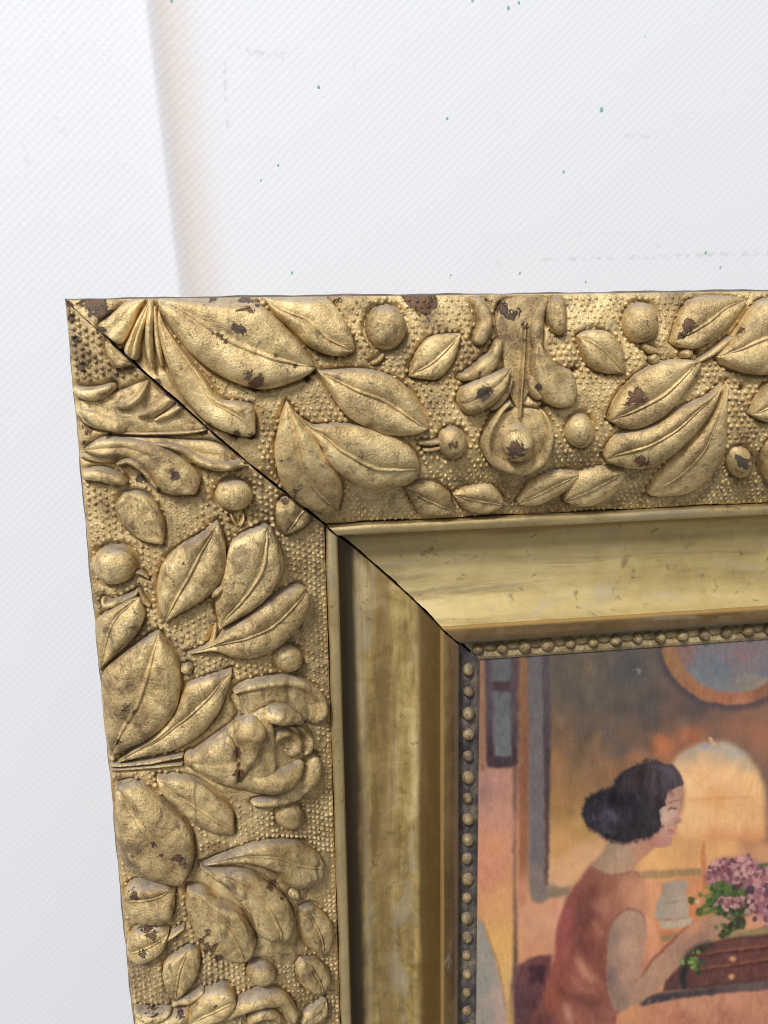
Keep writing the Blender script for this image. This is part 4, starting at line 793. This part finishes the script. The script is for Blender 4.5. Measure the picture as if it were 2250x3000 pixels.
for a, w_, c_, al in [([(770, 1560), (790, 1620), (820, 1640)], 20, (196, 138, 108), .6), ([(680, 1760), (720, 1830), (760, 1880)], 46, (190, 128, 104), .55), ([(640, 1840), (700, 1910), (800, 1930)], 30, (172, 112, 90), .5), ([(620, 1990), (640, 2050), (650, 2110)], 22, (204, 152, 126), .7),
                     ([(740, 1440), (720, 1560), (700, 1700)], 50, (108, 64, 58), .35), ([(650, 1480), (610, 1640), (590, 1760)], 40, (164, 90, 86), .4), ([(760, 1600), (740, 1700), (780, 1800)], 30, (124, 72, 60), .4), ([(560, 1850), (600, 1930), (720, 1980), (840, 1990)], 30, (110, 64, 58), .5), ([(1000, 1345), (1030, 1440), (1050, 1560), (1090, 1660)], 12, (222, 166, 126), .6)]:
    stroke(8, a, w_, c_, 9, min(1, al*1.35))
for k in range(46):
    x = random.uniform(560, 900); y = random.uniform(1420, 2060); stroke(8, [(x, y), (x+random.uniform(-14, 14), y+random.uniform(30, 90))], random.uniform(8, 20), random.choice([(170, 108, 90), (120, 70, 60), (150, 92, 78), (164, 100, 84)]), 6, .28, k)
for a, w_, c_, al in [([(700, 1380), (690, 1500), (660, 1650)], 46, (104, 60, 54), .4), ([(860, 1420), (830, 1480), (840, 1560)], 36, (186, 128, 100), .45), ([(930, 1360), (980, 1400), (1010, 1480)], 34, (206, 150, 116), .5), ([(820, 1660), (800, 1780), (830, 1880)], 30, (112, 66, 58), .5), ([(690, 1720), (700, 1800), (760, 1860), (820, 1900)], 26, (202, 142, 116), .5),
                     ([(600, 1760), (570, 1860), (540, 1980)], 34, (168, 96, 82), .45), ([(700, 1940), (760, 2000), (800, 2090)], 40, (112, 68, 62), .45), ([(620, 1600), (600, 1700), (600, 1780)], 26, (120, 64, 62), .4), ([(1050, 1560), (1070, 1640), (1060, 1740)], 24, (222, 164, 126), .5)]:
    stroke(8, a, w_, c_, 11, al)
stroke(8, [(745, 1283), (800, 1322), (880, 1336), (972, 1314), (1012, 1338)], 9, (124, 70, 60), 3, .5)
# lap
poly(8, [(870, 2110), (905, 2030), (1000, 2008), (1200, 1968), (1400, 1942), (1600, 1926), (1800, 1930), (1800, 2110)], [(950, 2060, (200, 138, 100)), (1100, 2050, (190, 128, 98)), (1300, 2010, (196, 138, 106)), (1500, 1970, (198, 138, 108)), (1450, 2060, (176, 118, 94)), (1640, 2000, (186, 128, 100)), (1250, 2090, (178, 118, 92))], 4)
for k in range(40):
    x = random.uniform(950, 1640); y = random.uniform(1990, 2090); stroke(8, [(x, y), (x+random.uniform(10, 30), y-random.uniform(20, 50))], random.uniform(6, 12), random.choice([(218, 160, 122), (164, 108, 86), (206, 148, 112)]), 4, .45, k)
# arm and hand
poly(8, [(848, 1610), (880, 1548), (945, 1512), (1010, 1530), (1036, 1600), (1024, 1740), (1004, 1860), (1060, 1785), (1150, 1690), (1240, 1600), (1310, 1560), (1400, 1535), (1470, 1518), (1496, 1530), (1462, 1560), (1440, 1600), (1405, 1640), (1395, 1670), (1350, 1690), (1310, 1700), (1250, 1755), (1150, 1860), (1050, 1955), (950, 2012), (890, 2032), (852, 1985), (834, 1850), (838, 1700)],
     [(860, 1650, (148, 120, 108)), (848, 1850, (126, 102, 96)), (950, 1560, (172, 138, 116)), (950, 1700, (188, 148, 122)), (1005, 1650, (176, 138, 114)), (940, 1850, (180, 138, 114)), (900, 1980, (146, 118, 104)), (1000, 1930, (172, 132, 108)), (1100, 1800, (178, 136, 110)), (1220, 1720, (166, 124, 104)), (1280, 1600, (196, 142, 108)), (1330, 1650, (156, 120, 102)), (1420, 1560, (176, 136, 112)), (1380, 1640, (170, 128, 106))], 3)
stroke(8, [(848, 1610), (882, 1546), (945, 1510), (1012, 1530), (1038, 1600)], 9, (110, 66, 58), 3, .55)
stroke(8, [(1008, 1862), (1060, 1780), (1160, 1680), (1250, 1592)], 13, (120, 76, 62), 4, .85); stroke(8, [(950, 1900), (1010, 1850), (1050, 1790)], 7, (124, 92, 82), 4, .6)
for k, (x, y) in enumerate([(1395, 1580), (1408, 1605), (1400, 1632), (1375, 1655)]): stroke(8, [(x-40, y+14), (x, y), (x+24, y-14)], 6, (132, 100, 86), 3, .7); stroke(8, [(x-36, y+4), (x+4, y-10), (x+28, y-22)], 8, (192, 150, 124), 3, .6)
# face
poly(8, [(1218, 872), (1222, 915), (1208, 955), (1212, 985), (1203, 1010), (1216, 1055), (1208, 1068), (1194, 1074), (1190, 1090), (1178, 1102), (1182, 1118), (1168, 1138), (1172, 1172), (1142, 1192), (1080, 1190), (1015, 1150), (1080, 1080), (1095, 1000), (1135, 950), (1150, 905)],
     [(1190, 905, (178, 132, 112)), (1190, 950, (178, 138, 120)), (1130, 1040, (206, 172, 150)), (1170, 1020, (196, 158, 140)), (1195, 1060, (172, 128, 116)), (1150, 1090, (190, 144, 128)), (1100, 1140, (182, 130, 112)), (1150, 1170, (186, 134, 120)), (1060, 1170, (176, 124, 106))], 2.4, True, tex=1.6)
stroke(8, [(1142, 968), (1170, 960), (1204, 952)], 6, (104, 76, 74), 2.4, .7); stroke(8, [(1148, 1000), (1168, 992), (1192, 996)], 8, (86, 64, 68), 2, .85); stroke(8, [(1176, 984), (1190, 990)], 5, (112, 82, 78), 2, .7)
stroke(8, [(1150, 1112), (1166, 1108), (1180, 1108)], 9, (192, 88, 76), 2, .95); stroke(8, [(1154, 1122), (1166, 1122), (1174, 1118)], 6, (182, 94, 82), 2, .8)
stroke(8, [(1190, 1064), (1204, 1068)], 6, (140, 100, 92), 2, .7)
# hair
poly(8, [(1170, 765), (1208, 815), (1224, 868), (1190, 885), (1150, 910), (1132, 960), (1140, 978), (1102, 1000), (1112, 1080), (1070, 1130), (990, 1146), (930, 1162), (850, 1150), (800, 1122), (735, 1075), (712, 1012), (740, 942), (800, 903), (860, 888), (900, 830), (960, 785), (1040, 758), (1110, 764)],
     [(1150, 800, (86, 76, 84)), (1100, 820, (76, 66, 72)), (1180, 850, (82, 70, 76)), (1000, 820, (62, 50, 50)), (940, 880, (46, 40, 46)), (1050, 950, (58, 50, 54)), (1080, 1060, (64, 56, 56)), (1000, 1080, (54, 48, 52)), (900, 960, (40, 36, 42)), (760, 1000, (48, 42, 50)), (850, 1030, (76, 72, 84)), (820, 1060, (66, 60, 70)), (900, 1120, (50, 44, 48)), (780, 960, (44, 38, 42))], 2.6, True, tex=3)
poly(8, [(800, 1000), (850, 985), (890, 1010), (880, 1060), (830, 1080), (805, 1050)], (84, 78, 90), 9, True, .6); stroke(8, [(820, 1108), (870, 1118), (900, 1106)], 6, (104, 96, 108), 3, .6)
HO = [(1208, 815), (1222, 862), (1150, 908), (1134, 960), (1104, 1000), (1112, 1080), (1070, 1130), (990, 1146), (930, 1162), (850, 1150), (800, 1122), (735, 1075), (712, 1012), (740, 942), (800, 903), (860, 888), (900, 830), (960, 785), (1040, 758), (1110, 764)]
for (x, y) in catmull(HO[5:], 44): dab(x+random.uniform(-5, 5), y+random.uniform(-5, 5), random.uniform(9, 17), random.choice([(52, 46, 52), (44, 39, 46), (62, 54, 58)]), .75, 3)
for k in range(34):
    a = random.uniform(0, 6.28); r = random.uniform(.15, .95); x, y = 810+86*r*math.cos(a), 1020+92*r*math.sin(a)
    stroke(8, [(x, y), (x+22*math.cos(a+1.6), y+22*math.sin(a+1.6)), (x+40*math.cos(a+1.9), y+40*math.sin(a+1.9))], random.uniform(7, 14), random.choice([(82, 76, 88), (42, 37, 44), (66, 58, 64), (98, 92, 104), (36, 32, 40)]), 3.4, .5, k)
for k in range(40):
    q = random.uniform(0, 1); x, y = 930+230*q, 800+random.uniform(0, 60)-30*math.sin(q*3.1)
    stroke(8, [(x, y), (x-16, y+50), (x-14+30*q, y+110)], random.uniform(7, 13), random.choice([(92, 82, 90), (48, 42, 48), (72, 62, 66), (84, 64, 58), (104, 94, 102)]), 3.4, .42, k)
stroke(8, [(1000, 830), (980, 880), (985, 900)], 24, (96, 62, 54), 7, .5); stroke(8, [(910, 900), (970, 960), (980, 1060), (960, 1130)], 14, (30, 27, 34), 5, .6)
for a, w_, c_, al in [([(1060, 775), (1140, 790), (1190, 850)], 30, (108, 96, 104), .5), ([(1000, 780), (940, 830), (905, 900)], 22, (78, 62, 60), .5), ([(1080, 900), (1060, 1000), (1070, 1090)], 24, (88, 78, 80), .45), ([(745, 960), (730, 1010), (760, 1070)], 18, (78, 68, 72), .5), ([(880, 900), (850, 960), (870, 1000)], 20, (28, 25, 32), .6), ([(1130, 940), (1100, 985), (1102, 1060)], 14, (34, 30, 36), .5)]:
    stroke(8, a, w_, c_, 7, al)
for k in range(40):
    x = random.uniform(950, 1160); y = random.uniform(800, 1080)
    if x-1000 < (1100-y)*.9: stroke(8, [(x, y), (x+random.uniform(-14, 4), y+random.uniform(20, 50))], random.uniform(4, 9), random.choice([(84, 74, 82), (44, 38, 44), (66, 56, 60)]), 3, .4, k)
# lilac
poly(8, [(1350, 1300), (1420, 1252), (1520, 1240), (1600, 1262), (1680, 1300), (1760, 1400), (1720, 1540), (1600, 1535), (1560, 1480), (1400, 1410), (1345, 1370)], [(1420, 1310, (146, 98, 104)), (1540, 1270, (168, 124, 128)), (1620, 1360, (176, 128, 128)), (1600, 1480, (150, 104, 110)), (1500, 1350, (128, 84, 92))], 8)
poly(8, [(1345, 1490), (1385, 1392), (1500, 1400), (1575, 1470), (1560, 1540), (1450, 1535), (1390, 1535)], [(1420, 1430, (76, 98, 54)), (1500, 1500, (60, 78, 48)), (1390, 1500, (92, 116, 60))], 8)
stroke(8, [(1480, 1500), (1510, 1560), (1520, 1600)], 40, (58, 62, 48), 6, .8)
for k in range(60): dab(random.gauss(1460, 62), random.gauss(1455, 46), random.uniform(12, 26), random.choice([(74, 96, 52), (58, 78, 46), (88, 112, 58), (52, 62, 48)]), .8)
for k in range(60): dab(random.gauss(1620, 60), random.gauss(1430, 70), random.uniform(12, 24), random.choice([(104, 70, 84), (150, 102, 112), (80, 60, 72), (184, 138, 142)]), .8)
for cx_, cy_, n_, sp_ in [(1420, 1300, 60, 34), (1540, 1270, 40, 26), (1500, 1340, 36, 36), (1600, 1350, 46, 34), (1470, 1480, 34, 26), (1430, 1475, 20, 20), (1600, 1470, 40, 34), (1370, 1350, 16, 18)]:
    for k in range(n_): dab(random.gauss(cx_, sp_), random.gauss(cy_, sp_*.6), random.uniform(9, 20), random.choice([(158, 104, 106), (184, 132, 130), (116, 74, 82), (206, 158, 150), (140, 88, 92), (194, 144, 140), (96, 62, 70)]), .8)
for a in ([(1290, 1530), (1330, 1500), (1372, 1470)], [(1300, 1535), (1350, 1525), (1395, 1500)]): stroke(8, a, 24, (84, 108, 52), 3, .9)
dab(1350, 1395, 16, (118, 140, 66)); dab(1345, 1440, 14, (104, 128, 62)); stroke(8, [(1600, 1290), (1640, 1280), (1680, 1285)], 16, (82, 104, 66), 3); 
poly(8, [(1400, 1640), (1440, 1600), (1500, 1540), (1545, 1560), (1540, 1600), (1480, 1620), (1430, 1660)], (60, 66, 48), 4, True, .9)
for k in range(22): dab(random.gauss(1465, 34), random.gauss(1595, 20), random.uniform(8, 15), random.choice([(72, 90, 48), (92, 118, 58), (54, 58, 46)]), .85)
stroke(8, [(1390, 1680), (1330, 1700), (1270, 1730), (1240, 1790), (1220, 1900)], 46, (58, 58, 50), 7, .8); stroke(8, [(1240, 1800), (1225, 1860), (1228, 1920)], 24, (50, 46, 46), 4, .9)
for k in range(20): dab(random.gauss(1280, 24), random.gauss(1765, 26), random.uniform(9, 17), random.choice([(104, 134, 62), (86, 112, 56), (126, 150, 80), (64, 76, 48)]), .9)
IMG = 118+(IMG-118)*1.10; gm = IMG.mean(-1, keepdims=True); IMG = np.clip(gm+(IMG-gm)*.93, 10, 250)*np.array([1.0, .99, .985])
IMG += (vnoise(2, 5, 31)*1.5+vnoise(5, 2, 33)*1.2+np.random.default_rng(5).normal(0, 1.5, (PH, PW)))[..., None]
def build_painting():
    zc = .181; x0, x1, y0, y1 = .975, LX-.975, .975, LY-.975
    gx_ = np.concatenate([np.linspace(x0, 2.03, 560)[:-1], np.linspace(2.03, x1, 30)]); gy_ = np.concatenate([np.linspace(y0, 2.46, 740)[:-1], np.linspace(2.46, y1, 40)])
    Xg, Yg = np.meshgrid(gx_, gy_); P = np.stack([Xg, Yg, np.full_like(Xg, zc)], -1).reshape(-1, 3); q = project(P)
    fj = np.clip((q[:, 0]-X0)/ST-.5, 0, PW-1.001); fi = np.clip((q[:, 1]-Y0)/ST-.5, 0, PH-1.001); i = fi.astype(int); j = fj.astype(int); a = (fi-i)[:, None]; b = (fj-j)[:, None]
    c = (IMG[i, j]*(1-b)+IMG[i, j+1]*b)*(1-a)+(IMG[i+1, j]*(1-b)+IMG[i+1, j+1]*b)*a
    lin = s2l(np.clip(c, 0, 255))*PGAIN; nx, ny = len(gx_), len(gy_)
    idx = np.arange(nx*ny).reshape(ny, nx)
    fq = np.stack([idx[:-1, :-1], idx[:-1, 1:], idx[1:, 1:], idx[1:, :-1]], -1).reshape(-1, 4).tolist()
    # board thickness behind the painted face
    nb = len(P); bk = [(x0, y0, zc+.03), (x1, y0, zc+.03), (x1, y1, zc+.03), (x0, y1, zc+.03), (x0, y0, zc+.001), (x1, y0, zc+.001), (x1, y1, zc+.001), (x0, y1, zc+.001)]
    P = np.vstack([P, bk]); fq += [(nb, nb+1, nb+2, nb+3)]+[(nb+k, nb+4+k, nb+4+(k+1) % 4, nb+(k+1) % 4) for k in range(4)]
    t = NT('oil_paint_on_canvas'); at_ = t.n('ShaderNodeAttribute', attribute_name='paint')
    t.t.links.new(at_.outputs['Color'], t.bsdf.inputs['Base Color']); t.set(t.bsdf.inputs['Roughness'], .5); t.set(t.bsdf.inputs['Specular IOR Level'], .35)
    p = t.pos(); sx = t.n('ShaderNodeSeparateXYZ'); t.t.links.new(p, sx.inputs[0])
    wv = t.math('ADD', t.math('SINE', t.math('MULTIPLY', sx.outputs['X'], 2*math.pi/.0075)), t.math('SINE', t.math('MULTIPLY', sx.outputs['Z'], 2*math.pi/.0075)))
    bp = t.bump(wv, .05, .0002); bp = t.bump(t.noise(p, 30, 5, .6), .25, .0006, bp); t.set(t.bsdf.inputs['Normal'], bp)
    o = new_mesh('oil_painting', P, fq, t.m, smooth=False)
    ca = o.data.color_attributes.new('paint', 'FLOAT_COLOR', 'POINT'); full = np.ones((len(P), 4), np.float32); full[:nb, :3] = lin; full[nb:, :3] = .1
    ca.data.foreach_set('color', full.ravel())
    nn = np.zeros(len(fq)*3); o.data.polygons.foreach_get('normal', nn)
    if nn.reshape(-1, 3)[:1000, 1].mean() > 0: o.data.flip_normals()
    o['label'] = 'oil painting of a dark-haired woman in a rust dress arranging lilacs beside a glowing lamp'; o['category'] = 'painting'
PGAIN = 1.04
build_painting()
